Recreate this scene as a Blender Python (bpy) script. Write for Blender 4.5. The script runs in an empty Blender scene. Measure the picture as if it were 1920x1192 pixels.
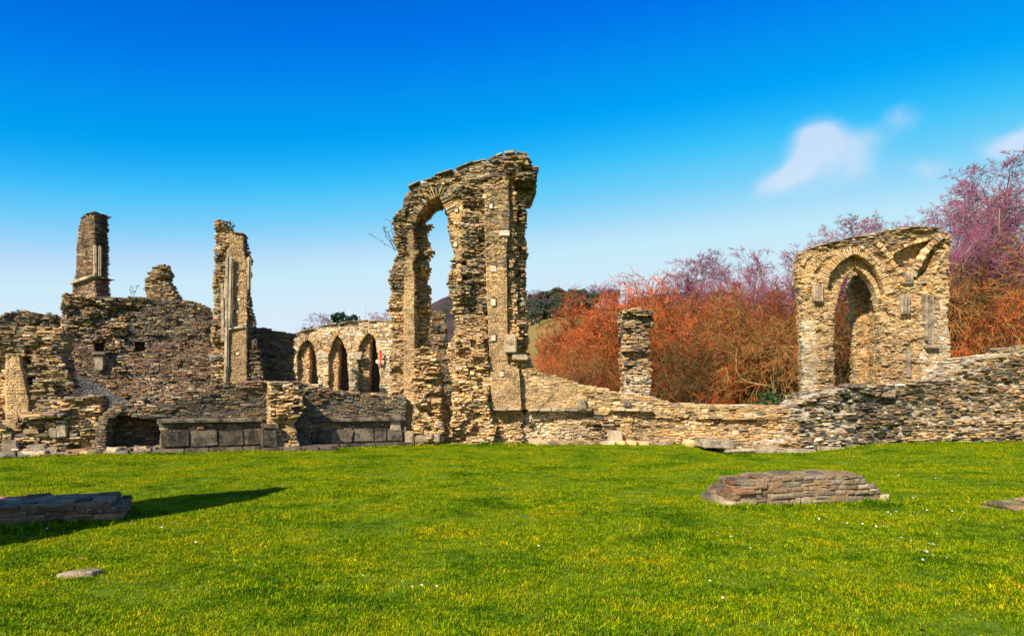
import bpy, bmesh, math, random
import numpy as np
from mathutils import Vector, Matrix, Euler, noise as mnoise
random.seed(7); rng = np.random.default_rng(7)
R = math.radians
F = 1400.0; HY = 735.0; EYE = 1.6           # focal length and eye level, in units of the 1920 px wide photograph
SC = bpy.context.scene; COL = SC.collection

# ------------------------------------------------------------------ camera, sky, sun, exposure
cam = bpy.data.cameras.new('camera'); camo = bpy.data.objects.new('camera', cam); COL.objects.link(camo)
camo.location = (0, 0, EYE); camo.rotation_euler = (R(90), 0, 0)
cam.sensor_width = 36; cam.lens = 36*F/1920; cam.shift_y = (HY-596)/1920
cam.clip_start = 0.1; cam.clip_end = 6000
SC.camera = camo
SUN_AZ = 33.0; SUN_EL = 37.0                # azimuth: degrees to the left of straight behind the camera
world = bpy.data.worlds.new('World'); SC.world = world; world.use_nodes = True
EXPO = 0.70; SKY = .0841; K = SKY*2**EXPO
def sky_world():
    nt = world.node_tree; nt.nodes.clear(); N = nt.nodes.new; L = nt.links.new
    out = N('ShaderNodeOutputWorld'); bg = N('ShaderNodeBackground'); L(bg.outputs[0], out.inputs[0])
    sky = N('ShaderNodeTexSky'); sky.sky_type = 'NISHITA'; sky.sun_disc = False
    sky.sun_elevation = R(SUN_EL); sky.sun_rotation = R(180+SUN_AZ)
    sky.altitude = 0; sky.air_density = 1.15; sky.dust_density = 0.35; sky.ozone_density = 3.0
    gm = N('ShaderNodeGamma'); gm.inputs[1].default_value = 1.75
    L(sky.outputs[0], gm.inputs[0])
    mul = N('ShaderNodeMix'); mul.data_type = 'RGBA'; mul.blend_type = 'MULTIPLY'; mul.inputs[0].default_value = 1
    L(gm.outputs[0], mul.inputs[6]); mul.inputs[7].default_value = (0.44*K, 0.44*K, 0.44*K, 1)
    cv = N('ShaderNodeRGBCurve'); L(mul.outputs[2], cv.inputs[1]); mp = cv.mapping; mp.use_clip = False; mp.extend = 'HORIZONTAL'
    for ci, pts in enumerate(([(0, 0), (.12, .001), (.17, .006), (.25, .12), (.33, .31), (.43, .52), (.65, .64), (1, .72)],
                              [(0, 0), (.22, .16), (.32, .29), (.42, .40), (.55, .56), (.7, .65), (.95, .80), (1, .83)],
                              [(0, 0), (.55, .72), (.62, .80), (.85, .89), (1, .95)])):
        c = mp.curves[ci]; c.points[0].location = pts[0]; c.points[1].location = pts[-1]
        for p in pts[1:-1]: c.points.new(*p)
    mp.update()
    mul = N('ShaderNodeMix'); mul.data_type = 'RGBA'; mul.blend_type = 'MULTIPLY'; mul.inputs[0].default_value = 1
    L(cv.outputs[0], mul.inputs[6]); mul.inputs[7].default_value = (1/K, 1/K, 1/K, 1)
    # thin clouds low over the trees
    tc = N('ShaderNodeTexCoord'); sep = N('ShaderNodeSeparateXYZ'); L(tc.outputs['Generated'], sep.inputs[0])
    def m(op, a, b=None, c=None):
        n = N('ShaderNodeMath'); n.operation = op
        for i, v in enumerate((a, b, c)):
            if v is None: continue
            if isinstance(v, (int, float)): n.inputs[i].default_value = v
            else: L(v, n.inputs[i])
        return n.outputs[0]
    ysafe = m('MAXIMUM', sep.outputs[1], 0.05)
    kx = m('DIVIDE', sep.outputs[0], ysafe); kz = m('DIVIDE', sep.outputs[2], ysafe)
    nz = N('ShaderNodeTexNoise'); nz.inputs['Scale'].default_value = 14; nz.inputs['Detail'].default_value = 6; nz.inputs['Roughness'].default_value = .5
    L(tc.outputs['Generated'], nz.inputs['Vector'])
    sc_ = N('ShaderNodeSeparateColor'); L(nz.outputs['Color'], sc_.inputs[0])
    kx = m('ADD', kx, m('MULTIPLY', m('SUBTRACT', sc_.outputs[0], .5), .055))
    kz = m('ADD', kz, m('MULTIPLY', m('SUBTRACT', sc_.outputs[1], .5), .055))
    tot = None
    for (px, py, rx, ry, ang, s) in [(1542, 268, 44, 34, 8, 1.15), (1505, 296, 52, 30, 35, .85), (1455, 330, 42, 24, 42, .75), (1590, 300, 70, 44, 15, .5), (1640, 268, 50, 26, 30, .25), (1692, 216, 42, 26, 10, .45), (1745, 312, 40, 20, 10, .5), (1912, 268, 66, 28, 5, 1.1), (1560, 345, 130, 30, 10, .22)]:
        cx = (px-960)/F; cz = (HY-py)/F; ca, sa = math.cos(R(ang)), math.sin(R(ang))
        dx = m('SUBTRACT', kx, cx); dz = m('SUBTRACT', kz, cz)
        u = m('DIVIDE', m('ADD', m('MULTIPLY', dx, ca), m('MULTIPLY', dz, sa)), rx/F)
        v = m('DIVIDE', m('SUBTRACT', m('MULTIPLY', dz, ca), m('MULTIPLY', dx, sa)), ry/F)
        d = m('ADD', m('MULTIPLY', u, u), m('MULTIPLY', v, v))
        g = m('MULTIPLY', m('POWER', 2.718, m('MULTIPLY', d, -1.0)), s)
        tot = g if tot is None else m('ADD', tot, g)
    front = m('GREATER_THAN', sep.outputs[1], 0.1)
    n2 = N('ShaderNodeTexNoise'); n2.inputs['Scale'].default_value = 26; n2.inputs['Detail'].default_value = 7; n2.inputs['Roughness'].default_value = .55; L(tc.outputs['Generated'], n2.inputs['Vector'])
    mr = N('ShaderNodeMapRange'); mr.interpolation_type = 'SMOOTHSTEP'; L(m('ADD', tot, m('MULTIPLY', m('SUBTRACT', n2.outputs[0], .5), m('MULTIPLY', tot, 1.3))), mr.inputs[0])
    mr.inputs[1].default_value = .04; mr.inputs[2].default_value = 1.0; mr.inputs[3].default_value = 0; mr.inputs[4].default_value = .70
    tot = m('MULTIPLY', mr.outputs[0], front)
    mx = N('ShaderNodeMix'); mx.data_type = 'RGBA'; L(tot, mx.inputs[0]); L(mul.outputs[2], mx.inputs[6]); mx.inputs[7].default_value = (5.6, 5.95, 7.0, 1)
    L(mx.outputs[2], bg.inputs[0]); bg.inputs[1].default_value = SKY
sky_world()
sl = bpy.data.lights.new('sun', 'SUN'); sl.energy = 5.0; sl.angle = R(0.5); sl.color = (1, .93, .80)
so = bpy.data.objects.new('sun', sl); COL.objects.link(so)
sdir = Vector((math.sin(R(SUN_AZ))*math.cos(R(SUN_EL)), math.cos(R(SUN_AZ))*math.cos(R(SUN_EL)), -math.sin(R(SUN_EL))))
so.rotation_euler = sdir.to_track_quat('-Z', 'Y').to_euler(); so.location = (-20, -20, 30)
SC.view_settings.view_transform = 'Standard'; SC.view_settings.look = 'None'
SC.view_settings.exposure = EXPO; SC.view_settings.gamma = 1; SC.view_settings.use_curve_mapping = False

# ------------------------------------------------------------------ materials
def new_mat(name):
    m = bpy.data.materials.new(name); m.use_nodes = True
    nt = m.node_tree; b = nt.nodes['Principled BSDF']; b.inputs['Roughness'].default_value = .9
    b.inputs['Specular IOR Level'].default_value = .15
    return m, nt, b
def nmix(nt, mode, fac, a, b):
    n = nt.nodes.new('ShaderNodeMix'); n.data_type = 'RGBA'; n.blend_type = mode
    for i, v in ((0, fac), (6, a), (7, b)):
        if isinstance(v, bpy.types.NodeSocket): nt.links.new(v, n.inputs[i])
        elif isinstance(v, (int, float)): n.inputs[i].default_value = v
        else: n.inputs[i].default_value = (*v, 1)
    return n.outputs[2]
def nnoise(nt, scale, detail=4, rough=.6, vec=None):
    n = nt.nodes.new('ShaderNodeTexNoise'); n.inputs['Scale'].default_value = scale
    n.inputs['Detail'].default_value = detail; n.inputs['Roughness'].default_value = rough
    if vec is not None: nt.links.new(vec, n.inputs['Vector'])
    return n.outputs[0]
def nramp(nt, src, stops):
    n = nt.nodes.new('ShaderNodeValToRGB'); nt.links.new(src, n.inputs[0])
    e = n.color_ramp.elements
    while len(e) < len(stops): e.new(.5)
    for el, (p, c) in zip(e, stops): el.position = p; el.color = (*c, 1) if not isinstance(c, (int, float)) else (c, c, c, 1)
    return n.outputs[0]
def nbump(nt, src, strength, dist, b):
    n = nt.nodes.new('ShaderNodeBump'); n.inputs['Strength'].default_value = strength; n.inputs['Distance'].default_value = dist
    nt.links.new(src, n.inputs['Height']); nt.links.new(n.outputs[0], b.inputs['Normal'])
def stone_material(name, lichen=.5):
    m, nt, b = new_mat(name)
    at = nt.nodes.new('ShaderNodeAttribute'); at.attribute_name = 'col'
    oi = nt.nodes.new('ShaderNodeObjectInfo'); ge = nt.nodes.new('ShaderNodeNewGeometry'); P = ge.outputs['Position']
    c = nmix(nt, 'ADD', 1.0, at.outputs['Color'], oi.outputs['Color'])
    c = nmix(nt, 'MULTIPLY', 1.0, c, nramp(nt, nnoise(nt, 22, 5, .65, P), [(.25, .45), (.5, .95), (.75, 1.35)]))
    li = nramp(nt, nnoise(nt, 9, 4, .6, P), [(.60, 0), (.68, 1)])
    fl = nt.nodes.new('ShaderNodeMath'); fl.operation = 'MULTIPLY'; nt.links.new(li, fl.inputs[0]); fl.inputs[1].default_value = lichen*.6
    c = nmix(nt, 'MIX', fl.outputs[0], c, (.46, .42, .33))
    dk = nramp(nt, nnoise(nt, 2.2, 5, .65, P), [(.52, 0), (.66, 1)])
    fd = nt.nodes.new('ShaderNodeMath'); fd.operation = 'MULTIPLY'; nt.links.new(dk, fd.inputs[0]); fd.inputs[1].default_value = .55
    c = nmix(nt, 'MIX', fd.outputs[0], c, (.06, .05, .04))
    ms = nramp(nt, nnoise(nt, 5.5, 6, .7, P), [(.57, 0), (.66, .6)])
    c = nmix(nt, 'MIX', ms, c, (.20, .18, .045))
    c = nmix(nt, 'MULTIPLY', 1.0, c, nramp(nt, nnoise(nt, .55, 6, .68, P), [(.34, (.52, .50, .52)), (.46, (.95, .93, .92)), (.60, (1.22, 1.19, 1.14))]))
    nt.links.new(c, b.inputs['Base Color'])
    nbump(nt, nnoise(nt, 45, 6, .7, P), .9, .03, b)
    return m
M_STONE = stone_material('weathered_stone')
def flat_material(name, col, col2=None, scale=6, rough=.9, bump=.4, bscale=30, bd=.02):
    m, nt, b = new_mat(name)
    ge = nt.nodes.new('ShaderNodeNewGeometry'); P = ge.outputs['Position']
    c2 = col2 or tuple(v*.6 for v in col)
    c = nramp(nt, nnoise(nt, scale, 5, .65, P), [(.35, c2), (.65, col)])
    nt.links.new(c, b.inputs['Base Color']); b.inputs['Roughness'].default_value = rough
    nbump(nt, nnoise(nt, bscale, 5, .7, P), bump, bd, b)
    return m
M_MORTAR = flat_material('earth_mortar', (.48, .33, .16), (.18, .12, .06), 7, bump=1, bscale=14, bd=.06)
M_MORTAR_PALE = flat_material('lime_mortar', (.62, .54, .42), (.34, .26, .17), 5, bump=1, bscale=14, bd=.06)
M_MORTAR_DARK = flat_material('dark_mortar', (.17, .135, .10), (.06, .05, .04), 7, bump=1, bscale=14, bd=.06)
M_DRESSED = flat_material('dressed_stone', (.46, .41, .34), (.22, .19, .15), 5, bump=.5, bscale=25)
def dressed_material(name, light, mid, dark):
    m, nt, b = new_mat(name); ge = nt.nodes.new('ShaderNodeNewGeometry'); P = ge.outputs['Position']; oi = nt.nodes.new('ShaderNodeObjectInfo')
    c = nramp(nt, nnoise(nt, 3.5, 8, .72, P), [(.36, dark), (.47, mid), (.58, light), (.72, mid)])
    c = nmix(nt, 'MULTIPLY', 1.0, c, nramp(nt, oi.outputs['Random'], [(0, (.6, .58, .55)), (.5, (.95, .9, .85)), (1, (1.3, 1.2, 1.05))]))
    c = nmix(nt, 'MULTIPLY', .8, c, nramp(nt, nnoise(nt, 28, 6, .75, P), [(.3, .55), (.65, 1.3)]))
    nt.links.new(c, b.inputs['Base Color']); nbump(nt, nnoise(nt, 18, 8, .75, P), .9, .04, b); return m
M_DRESSED = dressed_material('dressed_stone', (.50, .41, .29), (.33, .26, .18), (.16, .13, .10))
M_PLINTH = dressed_material('stained_shaded_plinth_stone', (.20, .16, .11), (.085, .07, .053), (.03, .027, .024))  # darkened for algae stain and, in the colour too, for the moulding's shadow
M_COPING = dressed_material('coping_stone', (.42, .33, .22), (.26, .20, .14), (.11, .09, .07))
M_RENDER = flat_material('grey_render', (.22, .21, .21), (.11, .10, .10), 4)
M_WHITE = flat_material('white_paint', (.8, .8, .78), (.7, .7, .68), 3, .6, .05)
M_PALE = flat_material('pale_lime_stone', (.66, .56, .40), (.42, .33, .22), 12)
M_SLATE = flat_material('slate_roof', (.10, .10, .12), (.06, .06, .07), 3)
M_RED = flat_material('red_paint', (.55, .05, .04), (.45, .04, .03), 3, .5, .05)
M_DARKGLASS = flat_material('window_glass', (.03, .04, .05), (.02, .02, .03), 3, .15, 0)
def twig_material(name):
    m, nt, b = new_mat(name)
    at = nt.nodes.new('ShaderNodeAttribute'); at.attribute_name = 'col'; oi = nt.nodes.new('ShaderNodeObjectInfo')
    c = nmix(nt, 'MULTIPLY', 1.0, at.outputs['Color'], oi.outputs['Color'])
    nt.links.new(c, b.inputs['Base Color'])
    return m
M_TWIG = twig_material('bark_and_twigs')

# ------------------------------------------------------------------ helpers
def link(name, me, parent=None, mat=None):
    o = bpy.data.objects.new(name, me); COL.objects.link(o)
    if parent is not None: o.parent = parent
    if mat is not None and me is not None and not me.materials: me.materials.append(mat)
    return o
def tag(o, label=None, cat=None, group=None, kind=None):
    if label: o['label'] = label
    if cat: o['category'] = cat
    if group: o['group'] = group
    if kind: o['kind'] = kind
    elif cat: o['kind'] = 'thing'
    return o
def mesh_from(name, verts, faces, mat=None, cols=None):
    me = bpy.data.meshes.new(name)
    me.from_pydata([tuple(v) for v in verts] if not isinstance(verts, list) else verts, [], faces); me.update()
    if mat: me.materials.append(mat)
    return me
def fast_mesh(name, V, T, mat=None, col=None, flat=False):
    """V (n,3) array, T (m,k) array of polygons all of size k, col (n,3) array"""
    me = bpy.data.meshes.new(name); k = T.shape[1]
    me.vertices.add(len(V)); me.vertices.foreach_set('co', np.ascontiguousarray(V, dtype=np.float32).ravel())
    me.loops.add(T.size); me.loops.foreach_set('vertex_index', np.ascontiguousarray(T, dtype=np.int32).ravel())
    me.polygons.add(len(T)); me.polygons.foreach_set('loop_start', np.arange(0, T.size, k, dtype=np.int32))
    me.update(calc_edges=True)
    if col is not None:
        a = me.attributes.new('col', 'FLOAT_COLOR', 'POINT')
        c4 = np.ones((len(V), 4), dtype=np.float32); c4[:, :3] = col; a.data.foreach_set('color', c4.ravel())
    if flat: me.attributes.new('sharp_face', 'BOOLEAN', 'FACE').data.foreach_set('value', np.ones(len(T), dtype=bool))
    if mat: me.materials.append(mat)
    return me
def rnd(a, b): return random.uniform(a, b)

# library of rough, chamfered stones, all within a unit cube
LIB = []
def make_lib(n=22):
    for k in range(n):
        bm = bmesh.new(); sl_ = rnd(-.12, .12)
        for x in (-.5, .5):
            for y in (-.5, .5):
                for z in (-.5, .5):
                    cut = rnd(.0, .16)
                    bm.verts.new((x*(1-cut*(random.random() < .6)), y*(1-rnd(0, .12)), z*(1-rnd(0, .2))+sl_*x))
        for _ in range(5): bm.verts.new((rnd(-.42, .42), -.5-rnd(0, .03), rnd(-.36, .36)))
        for _ in range(3): bm.verts.new((rnd(-.4, .4), rnd(-.42, .4), random.choice((-.5, .5))))
        for x in (-.52, .52): bm.verts.new((x, rnd(-.4, .2), rnd(-.3, .3)))
        r = bmesh.ops.convex_hull(bm, input=bm.verts[:])
        bmesh.ops.delete(bm, geom=list(set(g for g in r['geom_interior']+r['geom_unused'] if isinstance(g, bmesh.types.BMVert))), context='VERTS')
        bmesh.ops.recalc_face_normals(bm, faces=bm.faces[:]); bmesh.ops.triangulate(bm, faces=bm.faces[:])
        bm.verts.index_update()
        V = np.array([v.co[:] for v in bm.verts]); T = np.array([[v.index for v in f.verts] for f in bm.faces])
        bm.free()
        me = fast_mesh('stone', V, T, M_STONE, flat=True); LIB.append((V, T, me))
make_lib()

GOLD = (.66, .41, .17); PALE = (.78, .58, .36); BROWN = (.33, .19, .09); RED = (.45, .18, .08); GREY = (.24, .21, .165)
DARK = (.09, .075, .055); WHITE = (.84, .77, .64); OLIVE = (.33, .26, .09); ORANGE = (.68, .32, .09)
PAL = {
 'gold':  [(5, GOLD), (3, PALE), (1.5, BROWN), (.8, ORANGE), (1, GREY), (.6, DARK), (.6, OLIVE)],
 'smooth':[(5, GOLD), (4, (.58, .42, .24)), (1, ORANGE), (1.4, PALE), (.5, BROWN), (.4, RED)],
 'mixed': [(3, GOLD), (2, BROWN), (2, GREY), (1.2, PALE), (1.5, DARK), (.8, RED), (1, OLIVE)],
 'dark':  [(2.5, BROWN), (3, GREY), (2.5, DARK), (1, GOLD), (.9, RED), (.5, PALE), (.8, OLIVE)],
 'redmix':[(2, BROWN), (2, RED), (2, GREY), (1.3, PALE), (1.3, GOLD), (1.3, DARK)],
 'pale':  [(4, PALE), (2, WHITE), (3, GOLD), (.8, ORANGE), (.5, BROWN), (.3, DARK)],
 'darkpale': [(3, DARK), (2, GREY), (2.5, BROWN), (2, PALE), (1, WHITE), (1, GOLD), (1, OLIVE)],
}
HUE = {'gold': (.62, .40, .19), 'smooth': (.62, .41, .20), 'mixed': (.34, .255, .155), 'dark': (.14, .115, .085), 'redmix': (.25, .17, .12), 'pale': (.82, .64, .40), 'darkpale': (.34, .28, .2), 'edge': (.20, .155, .10), 'greyflush': (.2, .19, .19), 'stub': (.30, .21, .13), 'rust': (.25, .14, .08)}
MIXF = {'gold': .35, 'smooth': .55, 'mixed': .22, 'dark': .45, 'redmix': .4, 'pale': .4, 'darkpale': .15, 'edge': .25, 'greyflush': .7, 'stub': .4, 'rust': .3}
PAL['greyflush'] = [(3, (.24, .23, .23)), (2, (.18, .17, .17)), (1, (.3, .27, .25))]; HUE_G = 1
PAL['stub'] = [(3, BROWN), (2.5, GREY), (2, (.44, .31, .18)), (1.2, DARK), (.7, PALE), (.6, RED)]
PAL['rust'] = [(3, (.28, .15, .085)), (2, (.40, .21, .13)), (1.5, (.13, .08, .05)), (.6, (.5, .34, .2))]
PAL['edge'] = [(2, GOLD), (3, GREY), (3, DARK), (2, BROWN), (1, PALE), (1, OLIVE)]
def pick(pal):
    p = PAL[pal]; t = random.random()*sum(w for w, _ in p)
    for w, c in p:
        t -= w
        if t <= 0: break
    k = rnd(.78, 1.22); h = HUE[pal]; f = MIXF[pal]; c = tuple(a*(1-f)+b*f for a, b in zip(c, h)); return (min(.85, c[0]*k*rnd(.95, 1.05)), min(.82, c[1]*k), min(.8, c[2]*k*rnd(.9, 1.1)))

def inside(poly, x, z):
    c = False; n = len(poly); j = n-1
    for i in range(n):
        xi, zi = poly[i]; xj, zj = poly[j]
        if (zi > z) != (zj > z) and x < (xj-xi)*(z-zi)/(zj-zi)+xi: c = not c
        j = i
    return c
def spans(polys, z):
    xs = []
    for poly in polys:
        n = len(poly)
        for i in range(n):
            (x1, z1), (x2, z2) = poly[i], poly[(i+1) % n]
            if (z1 > z) != (z2 > z): xs.append(x1+(z-z1)/(z2-z1)*(x2-x1))
    xs.sort()
    return [(xs[i], xs[i+1]) for i in range(0, len(xs)-1, 2)]

FH, FW, FR = .57, .58, .95
class Ruin:
    """a masonry thing: pixel outlines of the photograph are carried onto its own upright plane, which has real place, heading and thickness"""
    def __init__(s, name, label, cat, px, Y, yaw=0, z0=0, group=None, mortar=None):
        s.O = Vector(((px-960)/F*Y, Y)); s.a = R(yaw); s.z0 = z0
        s.ud = Vector((math.cos(s.a), math.sin(s.a))); s.n = Vector((-math.sin(s.a), math.cos(s.a)))
        s.e = bpy.data.objects.new(name, None); COL.objects.link(s.e); s.e.empty_display_size = .3
        s.e.location = (s.O.x, s.O.y, z0); s.e.rotation_euler = (0, 0, s.a)
        tag(s.e, label, cat, group)
        s.st = []; s.boxes = []; s.mortar = mortar or M_MORTAR
    def p(s, px, py, off=0):
        kx = (px-960)/F; kz = (HY-py)/F
        t = (off+s.O.dot(s.n))/(kx*s.n.x+s.n.y)
        return ((Vector((t*kx, t))-s.O).dot(s.ud), EYE+kz*t-s.z0)
    def P(s, pts, off=0): return [s.p(x, y, off) for x, y in pts]
    def stone(s, c, size, rot, col, name='stone'):
        s.st.append((c, size, rot, col, name))
    def mason(s, pts, off=0, depth=.8, rough=.08, hs=(.04, .10), ws=(.10, .38), pal='gold', holes=(), zones=(), local=False,
              sides=True, sidepal=None, caps=True, skip=.03, edge=None, wave=.03, core=True, siderough=None):
        poly = pts if local else s.P(pts, off)
        hol = [h if local else s.P(h, off) for h in holes]
        zs = [((z[0] if local else s.P(z[0], off)), z[1]*FR)+tuple(z[2:]) for z in zones]   # (poly, rough, pal, skip, hs scale)
        edge = rough*1.0 if edge is None else edge; srough = rough if siderough is None else siderough
        rough *= FR
        hs = (hs[0]*FH, hs[1]*FH); ws = (ws[0]*FW, ws[1]*FW)
        z = min(q[1] for q in poly); zt = max(q[1] for q in poly)
        rows = []
        while z < zt-.02:
            h = min(rnd(*hs), zt-z)
            if h < .012: break
            rows.append((z, h, spans([poly]+hol, z+h/2))); z += h
        ph = rnd(0, 6); tilt = 3
        def relief(x, z_): 
            v = mnoise.noise(Vector((x*1.3, z_*1.6, off*3+ph)))+.6*mnoise.noise(Vector((x*3.1, z_*5.0, off*3+ph)))
            k = mnoise.noise(Vector((x*2.0, z_*3.4, off*3+ph+50)))
            return v-(1.3*min(1, (-.22-k)*7) if k < -.22 else 0)+(.7*min(1, (k-.3)*6) if k > .3 else 0)
        for ri, (z, h, iv) in enumerate(rows):
            nxt = rows[ri+1][2] if ri+1 < len(rows) else []
            for (x0, x1) in iv:
                if x1-x0 < .05: continue
                if core and x1-x0 > .16:
                    j = rnd(.02, .05); ca, cb = x0+.04+j, x1-.04-j; nsg = max(1, int((cb-ca)/.3)); prev = None
                    for q in range(nsg):
                        xa = ca+(cb-ca)*q/nsg; xb = ca+(cb-ca)*(q+1)/nsg; rg = rough
                        for zz in zs:
                            if inside(zz[0], (xa+xb)/2, z+h/2): rg = zz[1]
                        rc = .006+rg*.20-relief((xa+xb)/2, z+h/2)*rg*1.4
                        s.boxes.append((xa-.003, xb+.003, off+max(.004, rc)+rnd(0, .008), off+depth-.03, z-.004, z+h+.004))
                x = x0-(rnd(-.5, .35)+1.3*mnoise.noise(Vector((ph, z*2.3, 1)))+.8*mnoise.noise(Vector((ph, z*7, 4))))*edge
                xe = x1+(rnd(-.5, .35)+1.3*mnoise.noise(Vector((ph+9, z*2.3, 1)))+.8*mnoise.noise(Vector((ph+9, z*7, 4))))*edge
                while x < xe-.03:
                    w = min(max(ws[0], random.lognormvariate(math.log((ws[0]*ws[1])**.5), .38)), ws[1]*1.3)
                    w *= .7+.6*h/hs[1]
                    if xe-(x+w) < ws[0]*.6: w = xe-x
                    cx = x+w/2; cz = z+h/2+wave*math.sin(cx*1.1+ph)+wave*.5*math.sin(cx*3.1+ph*2+z)
                    rg, pl, sk = rough, pal, skip
                    for zz in zs:
                        if inside(zz[0], cx, z+h/2): rg, pl, sk = zz[1], zz[2], zz[3]
                    if random.random() > sk*.8:
                        hh = h*(1.9 if random.random() < .05 and ri+1 < len(rows) else rnd(.82, 1.12))
                        pr = rg*(rnd(-.15, .42)+1.45*relief(cx, z+h/2)+(rnd(.3, .9) if random.random() < .1 else 0))
                        D = .24+max(0, pr)*.6; rr = min(1.8, rg/.06)
                        if rg < .03: hh = min(hh, h*1.02)
                        if h > .055 and w < .5 and random.random() < .22:
                            for q, f_ in ((-.25, .5), (.27, .44)):
                                p2 = pr+rg*rnd(-.4, .4); s.stone((cx+rnd(-.02, .02), off-p2+D/2, cz+q*h), (w*rnd(.8, 1.05), D, h*f_), (R(rnd(-5, 5)*rr), R(rnd(-3, 3)*rr), R(rnd(-7, 7)*rr)), pick(pl))
                            x += w; continue
                        s.stone((cx, off-pr+D/2, cz+(hh-h)/2), (w-rnd(.002, .012), D, hh-rnd(.001, .008)),
                                (R(rnd(-5, 5)*rr), R(rnd(-tilt, tilt)*(.5+rr)), R(rnd(-7, 7)*rr)), pick(pl))
                    x += w
                if sides and depth > .3:
                    sp = sidepal or pal
                    for (xx, sg) in ((x0, -1), (x1, 1)):
                        y = off+.2
                        while y < off+depth:
                            l = max(.08, min(rnd(.14, .36), off+depth-y)); pr = min(.05, srough*(rnd(-.4, .3)+.9*relief(y+sg*20, z))-.02)
                            s.stone((xx+sg*(pr-.12), y+l/2, z+h/2), (.26, l-.015, h*rnd(.85, 1.1)-.01), (R(rnd(-2, 2)), R(rnd(-3, 3)), R(rnd(-3, 3))), pick(sp))
                            y += l
                # stones of the broken top, over the whole thickness
                if caps:
                    segs = [(x0, x1)]
                    for (a, b) in nxt:
                        new = []
                        for (p0, p1) in segs:
                            if b <= p0 or a >= p1: new.append((p0, p1)); continue
                            if a > p0: new.append((p0, a))
                            if b < p1: new.append((b, p1))
                        segs = new
                    for (p0, p1) in segs:
                        if p1-p0 < .08: continue
                        y = off+.16
                        while y < off+depth-.05:
                            l = max(.08, min(rnd(.14, .3), off+depth-y)); x = p0
                            while x < p1-.03:
                                w = rnd(.10, .32)
                                if p1-(x+w) < .1: w = p1-x
                                if random.random() > .12:
                                    s.stone((x+w/2, y+l/2, z+h*.6+rnd(-.01, .03)), (w-.01, l-.01, h*rnd(.8, 1.15)), (R(rnd(-4, 4)), R(rnd(-5, 5)), R(rnd(-8, 8))), pick(pal))
                                x += w
                            y += l
        return s
    def vouss(s, pts, off=0, length=.36, thick=(.06, .11), depth=.3, pal='gold', out=1, prot=.03, name='arch_stone', both=1):
        """radial stones round an opening whose rim is pts (walked so that its outside is on the left when out=1)"""
        q = [Vector(v) for v in s.P(pts, off)]
        for i in range(len(q)-1):
            a, b = q[i], q[i+1]; t = (b-a); Ls = t.length; t.normalize(); nrm = Vector((-t.y, t.x))*out; d = 0
            while d < Ls-.02:
                w = min(rnd(*thick), Ls-d)
                if w < .03: break
                f = (d+w/2)/Ls
                # smooth normal between neighbours
                tp = (q[i]-q[i-1]).normalized() if i > 0 else t
                tn = (q[i+2]-q[i+1]).normalized() if i+2 < len(q) else t
                tt = (tp*(.5-f)+t*.5 if f < .5 else t*.5+tn*(f-.5)).normalized(); nn = Vector((-tt.y, tt.x))*out
                ll = length*rnd(.8, 1.15); c = a+t*(d+w/2)+nn*(ll/2-.02)
                ang = math.atan2(nn.y, nn.x)
                s.stone((c.x, off-prot*rnd(0, 1.6)+depth/2, c.y), (ll, depth, w-.008), (0, -ang, 0), pick(pal), name)
                d += w
        return s
    def prism(s, name, sec, path, mat, label=None):
        """sweep closed section sec [(outward, up)] along local path points [(x,y,z)] (all sections parallel to the path normal in plan)"""
        V = []; Fc = []; n = len(sec); m = len(path)
        for i, c in enumerate(path):
            a = Vector(path[max(0, i-1)]); b = Vector(path[min(m-1, i+1)]); t = (b-a).normalized()
            up = Vector((0, -1, 0)); side = t.cross(up).normalized()
            for (o, w) in sec: V.append(tuple(Vector(c)+Vector((0, -1, 0))*o+side*w))
        for i in range(m-1):
            for j in range(n):
                Fc.append((i*n+j, i*n+(j+1) % n, (i+1)*n+(j+1) % n, (i+1)*n+j))
        Fc.append(tuple(range(n))[::-1]); Fc.append(tuple((m-1)*n+j for j in range(n)))
        o = link(name, mesh_from(name, V, Fc, mat), s.e)
        if label: o['label'] = label
        return o
    def slabs(s, path, depth, mat, front=.08, th=(.03, .06), name='coping_stone'):
        for (a, b) in zip(path[:-1], path[1:]):
            L = math.hypot(b[0]-a[0], b[1]-a[1]); n = max(1, int(L/.34)); ang = math.atan2(b[1]-a[1], b[0]-a[0])
            for i in range(n):
                f = (i+.5)/n; t_ = rnd(*th); o = s.block(name, (a[0]+(b[0]-a[0])*f, depth/2-front+rnd(-.03, .03), a[1]+(b[1]-a[1])*f+rnd(-.012, .02)), (L/n*rnd(.85, 1.0), depth+rnd(-.1, .1), t_), mat, .01, (0, -ang+R(rnd(-5, 5)), R(rnd(-5, 5))), jit=.012)
    def block(s, name, c, size, mat, bev=.015, rot=(0, 0, 0), taper=1, jit=.01):
        bm = bmesh.new(); bmesh.ops.create_cube(bm, size=1)
        for v in bm.verts:
            k = taper if v.co.z < 0 else 1
            v.co = Vector((v.co.x*size[0]*k+rnd(-jit, jit), v.co.y*size[1]*k+rnd(-jit, jit), v.co.z*size[2]+rnd(-jit, jit)))
        bmesh.ops.bevel(bm, geom=bm.edges[:], offset=bev, segments=2, affect='EDGES')
        me = bpy.data.meshes.new(name); bm.to_mesh(me); bm.free()
        o = link(name, me, s.e, mat); o.location = c; o.rotation_euler = rot; return o
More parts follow.
